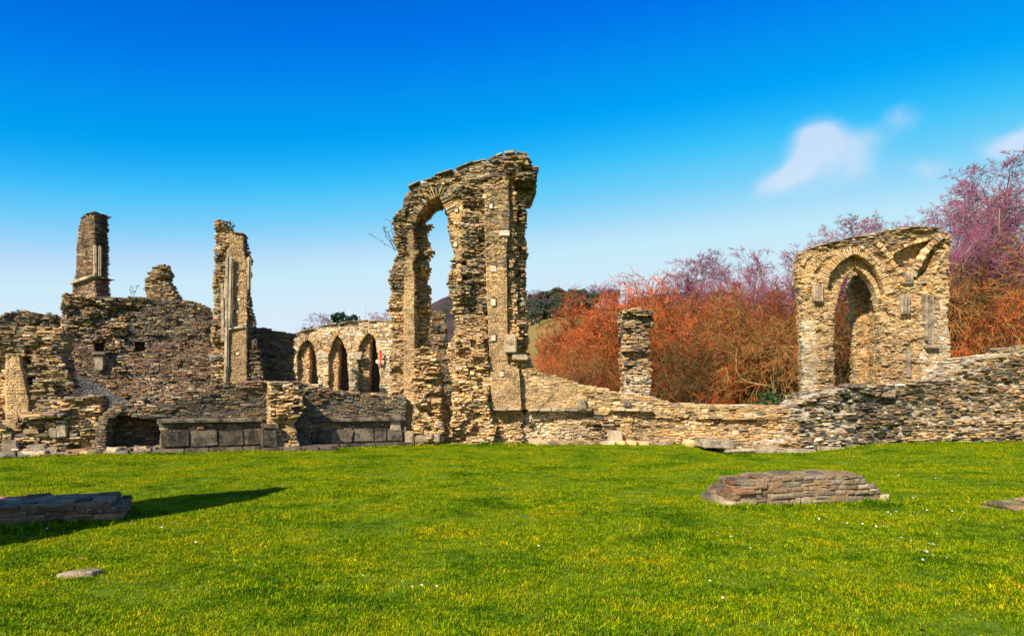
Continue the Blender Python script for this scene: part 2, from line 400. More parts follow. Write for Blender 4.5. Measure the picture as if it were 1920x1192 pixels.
    def done(s, nobj=300, corename='core'):
        # core
        if s.boxes:
            B = np.array(s.boxes); n = len(B)
            X = B[:, [0, 1, 1, 0, 0, 1, 1, 0]]; Y = B[:, [2, 2, 3, 3, 2, 2, 3, 3]]; Z = B[:, [4, 4, 4, 4, 5, 5, 5, 5]]
            V = np.stack([X, Y, Z], -1).reshape(-1, 3)
            q = np.array([[0, 3, 2, 1], [4, 5, 6, 7], [0, 1, 5, 4], [1, 2, 6, 5], [2, 3, 7, 6], [3, 0, 4, 7]])
            T = (np.arange(n)[:, None, None]*8+q[None]).reshape(-1, 4)
            link(corename, fast_mesh(corename, V, T, s.mortar, flat=True), s.e)
        st = sorted(s.st, key=lambda t: -(t[1][0]*t[1][2] if t[0][1] < 1e9 else 0))
        def score(t): return t[1][0]*t[1][2] if t[1][0] > .27 or t[4] != 'stone' else t[1][2]*.1
        st = sorted(s.st, key=score, reverse=True)
        arch = [t for t in st if t[4] != 'stone'][:280]; keep = set(id(t) for t in arch)
        ordn = [t for t in st if id(t) not in keep]
        obs = arch+ordn[:nobj]; rest = ordn[nobj:]
        for (c, size, rot, col, name) in obs:
            o = bpy.data.objects.new(name, LIB[random.randrange(len(LIB))][2])
            o.location = c; o.scale = size; o.rotation_euler = rot; o.color = (*col, 1); o.parent = s.e; COL.objects.link(o)
        if rest:
            Vs, Ts, Cs = [], [], []; k = 0
            for (c, size, rot, col, name) in rest:
                V, T, _ = LIB[random.randrange(len(LIB))]
                Mx = np.array(Euler(rot).to_matrix())
                Vs.append((V*np.array(size))@Mx.T+np.array(c)); Ts.append(T+k); Cs.append(np.tile(col, (len(V), 1))); k += len(V)
            o = link('small_stones', fast_mesh('small_stones', np.concatenate(Vs), np.concatenate(Ts), M_STONE, np.concatenate(Cs), flat=True), s.e)
            o.color = (0, 0, 0, 1); o['kind'] = 'stuff'
        return s

# ------------------------------------------------------------------ ground
def sstep(a, b, x): t = min(1, max(0, (x-a)/(b-a))); return t*t*(3-2*t)
def ground_z(x, y):
    b = np.interp(x, [-20, -12, -6, 0, 5, 6.2, 8.6, 11, 20], [-.03, -.03, 0, .01, 0, -.23, -.23, .02, .07])
    z = b*sstep(14, 19.5, y)*(1-sstep(30, 60, y))
    n = mnoise.noise(Vector((x*.35, y*.35, 0)))*.05+mnoise.noise(Vector((x*1.3, y*1.3, 3)))*.018
    return z+n*sstep(2, 5, y)*(1-sstep(18, 20, y)*.6)*(1-sstep(60, 90, y))
def build_ground():
    xs = np.concatenate([-np.geomspace(2500, 26, 16)[:-1], np.arange(-26, 26.01, .4), np.geomspace(26, 2500, 16)[1:]])
    ys = np.concatenate([-np.geomspace(2500, 4, 12)[:-1], np.arange(-4, 34.01, .4), np.geomspace(34, 3500, 22)[1:]])
    V = np.array([(x, y, ground_z(x, y)) for y in ys for x in xs]); nx = len(xs)
    T = np.array([[j*nx+i, j*nx+i+1, (j+1)*nx+i+1, (j+1)*nx+i] for j in range(len(ys)-1) for i in range(nx-1)])
    m, nt, b = new_mat('lawn_soil')
    ge = nt.nodes.new('ShaderNodeNewGeometry'); P = ge.outputs['Position']
    c = nramp(nt, nnoise(nt, 1.2, 8, .7, P), [(.3, (.11, .19, .004)), (.55, (.19, .28, .006)), (.75, (.30, .31, .012))])
    c = nmix(nt, 'MULTIPLY', .8, c, nramp(nt, nnoise(nt, 60, 5, .7, P), [(.3, .4), (.7, 1.5)]))
    nt.links.new(c, b.inputs['Base Color']); nbump(nt, nnoise(nt, 70, 4, .7, P), 1, .04, b)
    o = link('ground', fast_mesh('ground', V, T, m)); o['kind'] = 'structure'
    for p in o.data.polygons: p.use_smooth = True
build_ground()

# ------------------------------------------------------------------ ruins
ruins = []
# 1. the tall arch fragment
t = Ruin('arch_ruin', 'tall ruined stone arch window fragment, highest of all the ruins, standing left of centre', 'ruin', 860, 22.8, 0, mortar=M_MORTAR); ruins.append(t)
hole = [(778, 660), (778, 418), (787, 396), (804, 376), (824, 367), (831, 384), (840, 401), (837, 416), (846, 445), (849, 465), (849, 503),
        (841, 516), (838, 550), (850, 565), (851, 629), (840, 645), (836, 669), (846, 706), (851, 743), (824, 743), (824, 700), (800, 680)]
body = [(756, 385), (756, 367), (768, 354), (812, 333), (882, 307), (914, 303), (945, 288), (968, 288), (968, 560), (975, 700), (985, 880), (722, 880),
        (730, 745), (732, 631), (729, 583), (731, 508), (742, 496), (742, 428), (731, 421), (744, 397)]
rimband = [(745, 428), (762, 385), (795, 350), (826, 342), (850, 372), (857, 405), (840, 401), (831, 384), (824, 367), (804, 376), (787, 396), (778, 418)]
t.mason(body, 0, 1.7, .10, (.045, .10), (.10, .36), 'gold', holes=[hole],
        zones=[([(720, 280), (1010, 280), (1010, 560), (720, 560)], .10, 'mixed', .04), ([(735, 290), (910, 290), (905, 380), (860, 372), (800, 372), (775, 415), (735, 425)], .09, 'edge', .03),
               ([(843, 370), (868, 370), (868, 520), (855, 520)], .04, 'smooth', .0),
               ([(757, 430), (777, 430), (777, 880), (757, 880)], .02, 'smooth', 0),
               ([(868, 345), (912, 345), (916, 590), (862, 590)], .17, 'edge', .07),
               ([(905, 280), (980, 280), (980, 345), (905, 345)], .11, 'edge', .04)], skip=.04)
t.mason([(776, 421), (802, 421), (804, 470), (803, 560), (804, 665), (776, 665)], .55, .45, .14, (.04, .1), (.1, .36), 'gold', skip=.10)
t.mason([(757, 520), (777, 520), (778, 880), (756, 880)], -.16, .3, .012, (.05, .09), (.10, .32), 'smooth', skip=0, edge=.01, siderough=.01)       # smooth pilaster
t.mason([(909, 356), (953, 330), (956, 400), (950, 470), (953, 683), (957, 683), (974, 690), (978, 766), (922, 766), (918, 683), (913, 560), (908, 430)], -.22, .35, .02,
        (.045, .085), (.08, .28), 'smooth', skip=.012, edge=.012, siderough=.02, zones=[([(900, 320), (960, 320), (960, 500), (900, 500)], .025, 'mixed', .01)])       # smooth broad buttress
t.mason([(953, 330), (960, 295), (984, 290), (994, 302), (1005, 321), (998, 331), (1004, 345), (998, 362), (985, 384), (984, 560), (988, 580),
         (990, 669), (1003, 700), (1003, 880), (950, 880), (950, 400)], .38, 1.3, .22, (.04, .11), (.15, .5), 'mixed', skip=.14, edge=.12,
        zones=[])
t.mason([(950, 300), (962, 293), (984, 290), (994, 302), (1005, 321), (998, 331), (1000, 342), (984, 345), (965, 338), (952, 330)], -.15, .7, .2, (.04, .1), (.15, .5), 'edge', skip=.06, edge=.12)
t.mason([(776, 655), (800, 650), (822, 664), (826, 700), (823, 760), (829, 800), (831, 880), (774, 880)], -.5, .55, .16, (.05, .12), (.13, .42), 'gold', skip=.09, edge=.08)
t.mason([(855, 640), (905, 625), (918, 690), (918, 760), (928, 800), (926, 880), (842, 880), (848, 760)], -.30, .4, .16, (.05, .12), (.13, .42), 'gold', skip=.08, edge=.08)
t.vouss([(778, 418), (781, 407), (787, 396), (795, 385), (804, 376), (814, 370), (824, 367), (829, 377), (834, 388), (840, 401)], 0, .34, (.045, .07), .4, 'edge', 1, .03)
# white stones set in putlog holes; solid dark strips imitate the holes' shade
for (x, y, w, h) in [(921, 387, 6, 9), (946, 437, 20, 10), (926, 504, 10, 11), (925, 567, 8, 13), (925, 634, 8, 11), (941, 701, 7, 10), (854, 458, 6, 9), (856, 395, 6, 6)]:
    u, z = t.p(x, y, -.25 if x > 900 else -.03); k = 22.7/F
    t.block('pale_stone', (u, (-.25 if x > 900 else -.03)+.10, z), (w*k, .26, h*k), M_PALE, .01, jit=.012)
    if w < 15: t.block('putlog_hole_shade', (u+.01, (-.25 if x > 900 else -.03)+.12, z+h*k*.62), (w*k*1.2, .26, .035), M_MORTAR_DARK, .004)
u, z = t.p(957, 644, -.26); t.block('quoin_stone', (u, -.14, z), (.34, .5, .56), M_COPING, .03, jit=.03)
u, z = t.p(975, 670, -.2); t.block('quoin_stone', (u, -.02, z), (.46, .6, .2), M_COPING, .03, jit=.02)
for (x0, x1) in ((925, 950), (951, 976)):
    a = t.p(x0, 767, -.26); b = t.p(x1, 767, -.26)
    t.block('string_block', ((a[0]+b[0])/2, -.12, a[1]), (b[0]-a[0]-.01, .62, .07), M_DRESSED)
# thin coping on the sloping top
path = [t.p(x, y-2, 0) for x, y in [(766, 354), (790, 343), (812, 333), (850, 318), (882, 307), (914, 303), (930, 295), (945, 288), (966, 287), (984, 290)]]
t.slabs(path, 1.65, M_COPING)
# plinth stones at the foot
for (x0, x1, y0, y1, off) in [(757, 776, 808, 838, -.62), (777, 800, 817, 830, -.66), (801, 812, 812, 828, -.7), (812, 824, 812, 830, -.66)]:
    a = t.p(x0, y0, off); b = t.p(x1, y1, off); t.block('plinth_block', ((a[0]+b[0])/2, off+.3, (a[1]+b[1])/2), (b[0]-a[0]-.012, .6, a[1]-b[1]), M_COPING, .03, jit=.02)
t.done()

# 2. low wall right of it
w = Ruin('ruined_wall', 'low pale golden ruined wall with a ledge, joining the foot of the tall arch', 'wall', 1180, 23.0, 0, mortar=M_MORTAR); ruins.append(w)
w.mason([(985, 760), (1520, 760), (1520, 880), (965, 880)], 0, 1.1, .07, (.05, .12), (.14, .5), 'pale', skip=.03,
        zones=[([(1095, 770), (1140, 770), (1140, 880), (1095, 880)], .13, 'mixed', .08), ([(1145, 760), (1520, 760), (1520, 880), (1145, 880)], .06, 'gold', .03)])
w.mason([(975, 672), (992, 672), (1003, 690), (1020, 703), (1055, 709), (1088, 722), (1140, 728), (1148, 736), (1180, 737), (1229, 745), (1262, 756),
         (1350, 762), (1450, 765), (1520, 765), (1520, 790), (1230, 782), (1225, 769), (1147, 769), (1140, 778), (1112, 778), (1110, 768), (975, 768)], -.17, 1.2, .05,
        (.05, .11), (.14, .5), 'gold', skip=.02, zones=[([(985, 700), (1090, 725), (1110, 768), (985, 768)], .025, 'smooth', 0)])
for (x0, x1, y) in [(990, 1010, 768), (1011, 1034, 768), (1035, 1060, 768), (1061, 1085, 768), (1086, 1110, 768), (1150, 1172, 768), (1173, 1200, 768), (1201, 1222, 769)]:
    a = w.p(x0, y, -.28); b = w.p(x1, y, -.28)
    w.block('string_block', ((a[0]+b[0])/2, -.1, a[1]), (b[0]-a[0]-.012, .42, .085), M_DRESSED)
for (x, y, ww, hh) in [(1152, 818, 28, 22), (1090, 758, 14, 22), (1174, 757, 12, 14)]:
    u, z = w.p(x, y, -.1); w.block('large_stone', (u, -.05 if y > 800 else -.16, z), (ww*.0162, .4, hh*.0162), M_DRESSED, .03, jit=.03)
for i in range(46):
    u, z = w.p(rnd(1000, 1340), 838, -.35); w.stone((u, rnd(-.5, -.15), rnd(-.02, .08)), (rnd(.2, .5), rnd(.2, .4), rnd(.1, .22)), (R(rnd(-9, 9)), R(rnd(-9, 9)), R(rnd(-30, 30))), pick('gold'))
w.done()

# 3. rubble wall at right
w = Ruin('ruined_wall', 'long rough rubble wall of dark and cream stone, rising to the right edge', 'wall', 1620, 22.8, 8, mortar=M_MORTAR_PALE); ruins.append(w)
w.mason([(1345, 838), (1400, 832), (1470, 826), (1482, 790), (1490, 764), (1508, 746), (1520, 738), (1560, 730), (1616, 724), (1700, 718), (1785, 709), (1797, 693), (1809, 677), (1833, 669), (1900, 662),
         (1904, 653), (1990, 640), (2080, 640), (2080, 885), (1335, 885)], 0, 1.2, .12, (.045, .105), (.14, .46), 'darkpale', skip=.07, wave=.05,
        zones=[([(1600, 740), (1700, 740), (1700, 885), (1600, 885)], .14, 'dark', .08), ([(1330, 790), (1500, 790), (1500, 885), (1330, 885)], .08, 'gold', .03),
               ([(1700, 640), (2090, 620), (2090, 885), (1700, 885)], .11, 'mixed', .06)])
for (x, y, ww, hh) in [(1345, 832, 64, 16), (1385, 845, 60, 9), (1440, 847, 60, 9), (1500, 846, 60, 9), (1560, 842, 50, 9), (1612, 838, 46, 8), (1612, 722, 34, 9), (1670, 740, 26, 12), (1440, 840, 40, 14)]:
    u, z = w.p(x, y, -.2); w.block('foot_slab' if y > 800 else 'large_stone', (u, .0 if y > 800 else .15, z), (ww*.0153, .7, hh*.0153), M_DRESSED if y > 800 else M_COPING, .03, (R(rnd(-3, 3)), R(rnd(-2, 2)), 0), jit=.03)
w.done()

# 4. front plinth wall on the left, with its buttress
w = Ruin('plinth_wall', 'low dark stone wall with moulded plinth and stub buttress, left of the tall arch', 'wall', 560, 21.0, 24, mortar=M_MORTAR_DARK); ruins.append(w)
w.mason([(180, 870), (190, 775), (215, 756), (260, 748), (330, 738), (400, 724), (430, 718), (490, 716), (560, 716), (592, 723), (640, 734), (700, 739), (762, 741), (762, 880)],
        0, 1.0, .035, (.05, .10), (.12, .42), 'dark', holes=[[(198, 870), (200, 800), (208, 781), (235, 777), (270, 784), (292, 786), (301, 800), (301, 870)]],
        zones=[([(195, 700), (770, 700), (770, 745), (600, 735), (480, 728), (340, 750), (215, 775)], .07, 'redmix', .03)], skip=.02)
w.mason([(185, 870), (185, 770), (315, 770), (315, 870)], .95, .35, .06, (.05, .1), (.15, .4), 'dark', sides=False)  # back of the recess, dark palette chosen to deepen its shadow
def plinth(w, xa, xb, ytop, yb, bx):
    a = w.p(xa, ytop, -.1); b = w.p(xb, ytop, -.1); n = bx; L = (b[0]-a[0])/n
    for i in range(n):
        x0 = a[0]+i*L; x1 = x0+L-.01; zc = a[1]
        w.prism('plinth_moulding', [(.0, .0), (.16, -.05), (.16, -.10), (.05, -.16), (0, -.16)], [(x0, 0, zc), (x1, 0, zc)], M_PLINTH)
    x = a[0]
    while x < b[0]-.1:
        L = min(rnd(.35, .7), b[0]-x); zt = a[1]-.17; zb = .14
        w.block('plinth_block', (x+L/2, .06+rnd(0, .02), (zt+zb)/2), (L-.012, .34, (zt-zb)*rnd(.9, 1)), M_PLINTH, .03, (0, R(rnd(-1, 1)), R(rnd(-2, 2))), jit=.022); x += L
    x = a[0]-.1
    while x < b[0]+.1:
        L = rnd(.5, .9); w.block('foot_slab', (x+L/2, -.02, .04), (L-.01, .5, .16), M_PLINTH, .02); x += L
plinth(w, 302, 492, 796, 0, 6); plinth(w, 585, 760, 794, 0, 6)
w.mason([(506, 716), (548, 717), (564, 735), (570, 760), (566, 780), (556, 795), (562, 822), (566, 870), (502, 870)], -.75, .8, .15, (.05, .12), (.12, .42), 'gold', skip=.09,
        edge=.08, sidepal='smooth', siderough=.02, wave=.02)
a = w.p(508, 800, -.86)
w.block('plinth_block', (a[0]-.0, -.62, a[1]), (.42, .6, .13), M_PLINTH, .03, (0, R(8), 0)); w.block('plinth_block', (a[0]-.02, -.6, a[1]-.3), (.36, .56, .46), M_PLINTH, .02)
for i in range(4):
    w.block('foot_slab', (a[0]+i*.48+.05, -.72, .05), (.47, .6, .17), M_PLINTH, .02)
for (x, y, ww, hh) in [(745, 782, 16, 12), (742, 801, 20, 22)]:
    u, z = w.p(x, y, -.05); w.block('large_stone', (u, .08, z), (ww*.016, .3, hh*.016), M_DRESSED)
# tumbled edge stones
for i in range(40):
    x = rnd(208, 300); u, z = w.p(x, 845, 0); w.stone((u, rnd(-.1, .5), rnd(.0, .12)), (rnd(.15, .45), rnd(.2, .4), rnd(.08, .18)), (R(rnd(-9, 9)), R(rnd(-9, 9)), R(rnd(-30, 30))), pick('dark'))
w.done()

# 5. rubble mass at far left
w = Ruin('ruined_wall', 'broken rubble wall end with smooth golden pier face at the left edge', 'wall', 100, 19.2, 18, mortar=M_MORTAR); ruins.append(w)
w.mason([(-120, 890), (-120, 765), (10, 790), (60, 770), (90, 752), (140, 745), (188, 742), (197, 756), (192, 790), (205, 815), (210, 890)], 0, .9, .15, (.05, .14), (.16, .5), 'mixed', skip=.1, edge=.08)
w.mason([(-120, 800), (-120, 618), (0, 612), (60, 613), (112, 616), (124, 625), (126, 652), (118, 668), (128, 690), (138, 742), (150, 800)], .6, .9, .13, (.05, .13), (.16, .5), 'mixed', skip=.08, edge=.1,
        zones=[([(8, 662), (40, 662), (56, 800), (8, 800)], .015, 'smooth', 0)],
        holes=[[(40, 672), (55, 668), (58, 685), (44, 690)], [(47, 708), (62, 706), (60, 720), (48, 720)], [(104, 722), (138, 720), (140, 745), (106, 742)]])
w.mason([(9, 664), (34, 664), (42, 700), (54, 750), (52, 805), (9, 805)], .47, .2, .015, (.05, .09), (.1, .3), 'smooth', skip=0, edge=.01)
for (x, y, ww, hh) in [(20, 838, 26, 26), (85, 845, 40, 14), (70, 842, 30, 18), (100, 812, 14, 20), (117, 808, 18, 24), (45, 848, 40, 10), (160, 848, 36, 8)]:
    u, z = w.p(x, y, -.12); w.block('large_stone', (u, .0, z), (ww*.0138, .4, hh*.0138), M_DRESSED if random.random() < .6 else M_COPING, .03, jit=.03)
for i in range(30):
    x = rnd(-60, 206); u, z = w.p(x, 852, -.3); w.stone((u, rnd(-.35, -.05), rnd(-.02, .06)), (rnd(.25, .6), rnd(.2, .4), rnd(.08, .18)), (R(rnd(-6, 6)), R(rnd(-6, 6)), R(rnd(-20, 20))), pick('mixed'))
w.done()

# 6. high grey wall behind
w = Ruin('high_wall', 'broad high wall of dark coursed stone behind the plinth wall, between the two left piers', 'wall', 260, 24.0, 24, mortar=M_MORTAR_DARK); ruins.append(w)
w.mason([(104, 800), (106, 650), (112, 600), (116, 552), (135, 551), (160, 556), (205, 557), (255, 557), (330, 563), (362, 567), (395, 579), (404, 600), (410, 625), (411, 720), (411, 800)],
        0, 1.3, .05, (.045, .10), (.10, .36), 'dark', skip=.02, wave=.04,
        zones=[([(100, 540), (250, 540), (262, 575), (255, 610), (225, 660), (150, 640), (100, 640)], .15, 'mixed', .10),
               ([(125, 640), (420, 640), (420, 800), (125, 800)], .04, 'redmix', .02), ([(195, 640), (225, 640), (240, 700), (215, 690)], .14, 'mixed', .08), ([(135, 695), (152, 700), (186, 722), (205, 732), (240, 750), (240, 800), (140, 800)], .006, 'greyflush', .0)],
        holes=[[(176, 640), (194, 640), (196, 664), (180, 664)], [(253, 640), (271, 638), (273, 655), (262, 660), (253, 655)]])
w.mason([(170, 700), (170, 630), (280, 630), (280, 700)], .5, .5, .03, (.05, .1), (.1, .3), 'dark', sides=False, caps=False)
u, z = w.p(187, 681, -.15); w.block('corbel', (u, .02, z), (.30, .5, .52), M_DRESSED, .05, taper=.75); w.block('corbel', (u-.02, -.02, z+.3), (.4, .55, .12), M_DRESSED, .03)
w.done()

# 7. leaning dressed pier (left)
w = Ruin('pier', 'slim pier with smooth face and dark side on the high wall, leftmost skyline pier', 'ruin', 175, 24.6, -6, z0=0, mortar=M_MORTAR); ruins.append(w)
w.mason([(133, 562), (137, 530), (177, 518), (180, 545), (182, 565)], -.1, .8, .03, (.05, .1), (.1, .3), 'redmix', skip=.02)
w.mason([(137, 532), (142, 500), (143, 448), (150, 412), (158, 405), (166, 400), (178, 398), (179, 456), (178, 520)], 0, .72, .02, (.045, .08), (.08, .25), 'redmix', skip=.01, edge=.02, siderough=.02, sidepal='dark')  # darker side palette puts the side's shade into its stone colour
for (x, dx) in ((176.5, 0), (181.5, .1)):
    a = w.p(x, 459, -.06); b = w.p(x, 518, -.06)
    w.block('shaft', (a[0], .0+dx, (a[1]+b[1])/2), (.10, .12, a[1]-b[1]), M_DRESSED, .03)
a = w.p(134, 531, -.15); b = w.p(180, 515, -.15)
w.prism('string_course', [(0, -.06), (.12, -.04), (.12, .04), (0, .06)], [(a[0], -.1, a[1]), (b[0], -.1, b[1])], M_DRESSED)
w.slabs([w.p(151, 411), w.p(167, 399), w.p(178, 397)], .7, M_SLATE, .04)
w.done()

# 8. small stump on the high wall
w = Ruin('wall_stump', 'small ragged stump of stacked stones on top of the high wall, between the left piers', 'ruin', 300, 25.0, 15, mortar=M_MORTAR); ruins.append(w)
w.mason([(271, 570), (273, 525), (280, 505), (290, 497), (303, 496), (315, 500), (320, 510), (318, 528), (326, 545), (336, 553), (330, 570)], 0, .9, .11, (.05, .1), (.12, .4), 'mixed', skip=.07, edge=.07)
w.done()

# 9. tall pier with shafts
w = Ruin('pier', 'tall broken pier with pale vaulting shafts, at the right end of the high wall', 'ruin', 445, 23.6, 4, mortar=M_MORTAR); ruins.append(w)
w.mason([(422, 760), (424, 600), (428, 480), (432, 440), (455, 439), (458, 470), (463, 500), (463, 760)], 0, .5, .02, (.045, .08), (.08, .26), 'smooth', skip=.01, edge=.015,
        holes=[])
w.mason([(395, 760), (396, 640), (399, 560), (402, 470), (405, 414), (414, 411), (428, 424), (440, 437), (436, 470), (430, 600), (424, 760)], .3, .4, .10, (.05, .1), (.12, .38), 'mixed', skip=.06, edge=.05)
w.mason([(456, 442), (462, 445), (466, 480), (466, 550), (472, 580), (478, 610), (472, 625), (484, 650), (492, 700), (492, 760), (452, 760), (458, 640), (460, 560)], .12, .3, .13, (.05, .1), (.12, .38), 'dark', skip=.07, edge=.03)
for (x0, y0, x1, y1, r, off) in [(424, 690, 426, 480, .06, -.12), (430, 612, 433, 480, .06, -.2), (434, 612, 436, 484, .04, -.14), (419, 640, 417, 530, .07, .1), (421, 560, 428, 466, .05, -.02), (465, 545, 466, 481, .07, 0), (422, 718, 424, 610, .05, -.12)]:
    a = w.p(x0, y0, off); b = w.p(x1, y1, off); L = math.hypot(b[0]-a[0], b[1]-a[1])
    w.block('shaft', ((a[0]+b[0])/2, off+.05, (a[1]+b[1])/2), (r*2, r*2, L), M_DRESSED, r*.6, (0, math.atan2(b[0]-a[0], b[1]-a[1]), 0), jit=0)
a = w.p(421, 617, -.1); b = w.p(456, 612, -.1); w.prism('string_course', [(0, -.04), (.1, -.03), (.1, .03), (0, .05)], [(a[0], 0, a[1]), (b[0], 0, b[1])], M_DRESSED)
w.slabs([w.p(436, 437), w.p(457, 439)], .55, M_COPING)
for (x, y) in [(443, 510), (443, 533), (446, 561), (443, 584), (444, 663)]:
    u, z = w.p(x, y, -.1); w.block('pale_stone', (u, .10, z), (.11, .25, .085), M_PALE, .01, jit=.01)
    w.block('putlog_shade_block', (u-.09, .02, z+.01), (.05, .1, .09), M_MORTAR_DARK, .008)  # dark block coloured as the shadow beside each pale stone
w.done()

# 10. low wall far top left
w = Ruin('ruined_wall', 'dark lumpy wall top behind the left rubble wall, furthest left on the skyline', 'wall', 50, 24.5, 24, mortar=M_MORTAR_DARK); ruins.append(w)
w.mason([(-120, 700), (-120, 600), (0, 593), (20, 585), (40, 583), (60, 586), (75, 591), (105, 590), (112, 600), (112, 700)], 0, 1.2, .09, (.05, .11), (.15, .45), 'dark', skip=.05)
w.done()

# 11. shaded return wall
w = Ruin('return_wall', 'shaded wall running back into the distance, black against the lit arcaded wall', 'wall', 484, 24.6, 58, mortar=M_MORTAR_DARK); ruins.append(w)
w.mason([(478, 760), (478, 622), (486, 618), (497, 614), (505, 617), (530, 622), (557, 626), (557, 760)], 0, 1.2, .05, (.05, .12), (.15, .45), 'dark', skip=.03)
w.done()

# 12. arcaded wall
w = Ruin('arcaded_wall', 'lit stone wall with three pointed arch niches, seen behind the plinth wall', 'wall', 640, 29.4, 3, mortar=M_MORTAR); ruins.append(w)
top = [(548, 628), (560, 624), (600, 613), (650, 604), (690, 601), (705, 602), (735, 602), (770, 601), (806, 590), (812, 584), (830, 583), (836, 592), (838, 630), (842, 655), (853, 668), (858, 700), (860, 760)]
nich = [[(557, 722), (557, 660), (562, 648), (570, 640), (578, 636), (588, 645), (594, 658), (596, 690), (596, 722)],
        [(616, 733), (616, 664), (622, 644), (632, 626), (642, 638), (652, 656), (655, 700), (655, 733)],
        [(672, 737), (672, 650), (680, 634), (690, 623), (700, 628), (706, 640), (712, 700), (712, 737)]]
w.mason([(548, 800)]+top+[(860, 800)], 0, .2, .04, (.06, .12), (.15, .45), 'pale', holes=nich, skip=.02,
        zones=[([(800, 570), (870, 570), (870, 800), (800, 800)], .08, 'dark', .02)], caps=False)
slots = [[(579, 722), (581, 662), (584, 648), (592, 656), (594, 690), (595, 722)], [(634, 733), (636, 652), (642, 640), (651, 655), (653, 733)], [(693, 737), (695, 650), (699, 632), (706, 642), (711, 700), (711, 737)]]
w.mason([(548, 800)]+[(x, y+1) for x, y in top]+[(858, 800)], .24, .7, .03, (.06, .12), (.15, .45), 'gold', holes=slots, skip=.02)
for sl_ in slots:
    w.mason([(sl_[0][0]-6, 760), (sl_[0][0]-6, 628), (sl_[-1][0]+6, 628), (sl_[-1][0]+6, 760)], 1.5, .3, .04, (.07, .12), (.15, .4), 'greyflush', sides=False, caps=False)
for n_ in nich: w.vouss(n_[1:-2], 0, .26, (.06, .11), .2, 'gold', 1, .02)
path = [w.p(x, y, 0) for x, y in top[:9]]
w.slabs(path, .95, M_COPING)
u, z = w.p(671, 668, 0); w.block('corbel', (u+.05, -.1, z), (.4, .25, .35), M_DRESSED, .05, taper=.7)
w.done()
# red marker with its white disc
def sign_post():
    Y = 29.27; k = Y/F; e = bpy.data.objects.new('wall_sign', None); COL.objects.link(e); e.location = ((713-960)*k, Y, 2.62)
    tag(e, 'small narrow red sign with round white disc fixed to the arcaded wall', 'sign')
    bm = bmesh.new(); bmesh.ops.create_cube(bm, size=1, matrix=Matrix.Diagonal((.06, .03, .62, 1))); bmesh.ops.translate(bm, verts=bm.verts, vec=(.0, 0, .33))
    bmesh.ops.bevel(bm, geom=bm.edges[:], offset=.006, segments=1, affect='EDGES'); me = bpy.data.meshes.new('red_board'); bm.to_mesh(me); bm.free(); link('red_board', me, e, M_RED)
    bm = bmesh.new(); bmesh.ops.create_cone(bm, segments=20, radius1=.085, radius2=.085, depth=.02, cap_ends=True, matrix=Matrix.Translation((-.10, -.01, .18))@Matrix.Rotation(R(90), 4, 'X'))
    me = bpy.data.meshes.new('sign_disc'); bm.to_mesh(me); bm.free(); link('sign_disc', me, e, M_PALE)
sign_post()

# 13. isolated pillar
w = Ruin('pillar', 'lone rough rubble pillar with white base stones in front of the red thicket', 'ruin', 1196, 27.0, 0, mortar=M_MORTAR_DARK); ruins.append(w)
w.mason([(1167, 800), (1170, 740), (1171, 715), (1167, 690), (1166, 640), (1165, 600), (1169, 580), (1200, 577), (1222, 583), (1229, 592), (1226, 612), (1218, 620), (1219, 660),
         (1221, 700), (1223, 715), (1219, 740), (1219, 800)], 0, 1.0, .13, (.07, .15), (.18, .5), 'gold', skip=.09, edge=.08,
        zones=[([(1160, 705), (1230, 705), (1230, 760), (1160, 760)], .08, 'pale', .03), ([(1200, 570), (1235, 570), (1235, 680), (1208, 680)], .16, 'mixed', .12)])
w.done()

# 14. right arch fragment
w = Ruin('arch_ruin', 'broad ruined wall fragment with one pointed doorway and vault ribs, above the right rubble wall', 'ruin', 1640, 26.0, 0, mortar=M_MORTAR); ruins.append(w)
outl = [(1507, 790), (1503, 640), (1502, 548), (1494, 532), (1494, 492), (1501, 474), (1517, 466), (1600, 448), (1667, 434), (1722, 427), (1762, 430), (1785, 441), (1782, 463),
        (1780, 480), (1779, 558), (1776, 585), (1781, 621), (1783, 700), (1784, 790)]
inner = [(1567, 735), (1565, 597), (1569, 566), (1576, 534), (1588, 514), (1602, 500), (1616, 508), (1632, 526), (1643, 546), (1649, 581), (1649, 735)]
outer = [(1548, 545), (1556, 512), (1575, 490), (1600, 475), (1620, 483), (1640, 500), (1652, 524), (1662, 552), (1649, 560), (1643, 546), (1632, 526), (1616, 508), (1602, 500), (1588, 514), (1576, 534), (1569, 560)]
# vault field right of the doorway: deeper than the ribs
vault = [(1668, 480), (1700, 452), (1745, 448), (1760, 470), (1740, 510), (1712, 525), (1695, 520)]
outer_full = [(1567, 735), (1565, 597), (1566, 560), (1550, 540), (1556, 512), (1575, 490), (1600, 475), (1620, 483), (1640, 500), (1652, 524), (1660, 552), (1651, 560), (1649, 581), (1649, 735)]
w.mason(outl, 0, .40, .06, (.045, .10), (.10, .36), 'gold', holes=[outer_full, vault], skip=.03,
        zones=[([(1490, 420), (1790, 420), (1790, 475), (1490, 500)], .10, 'mixed', .03), ([(1500, 600), (1530, 600), (1530, 760), (1500, 760)], .03, 'pale', .01),
               ([(1730, 560), (1785, 560), (1785, 760), (1730, 760)], .04, 'pale', .02), ([(1500, 470), (1570, 470), (1570, 530), (1500, 530)], .04, 'smooth', 0)], sides=True, caps=False)
w.mason([(x, y+1) for x, y in outl], .42, .45, .04, (.045, .10), (.10, .36), 'gold', holes=[inner], skip=.02)
w.mason([(1655, 745), (1655, 480), (1772, 445), (1772, 745)], .8, 1.6, .04, (.05, .10), (.12, .36), 'gold', skip=.02)
w.mason([(1604, 745), (1603, 640), (1600, 560), (1594, 535), (1602, 505), (1625, 488), (1720, 488), (1720, 745)], 2.0, .5, .05, (.045, .10), (.10, .36), 'gold', skip=.03)
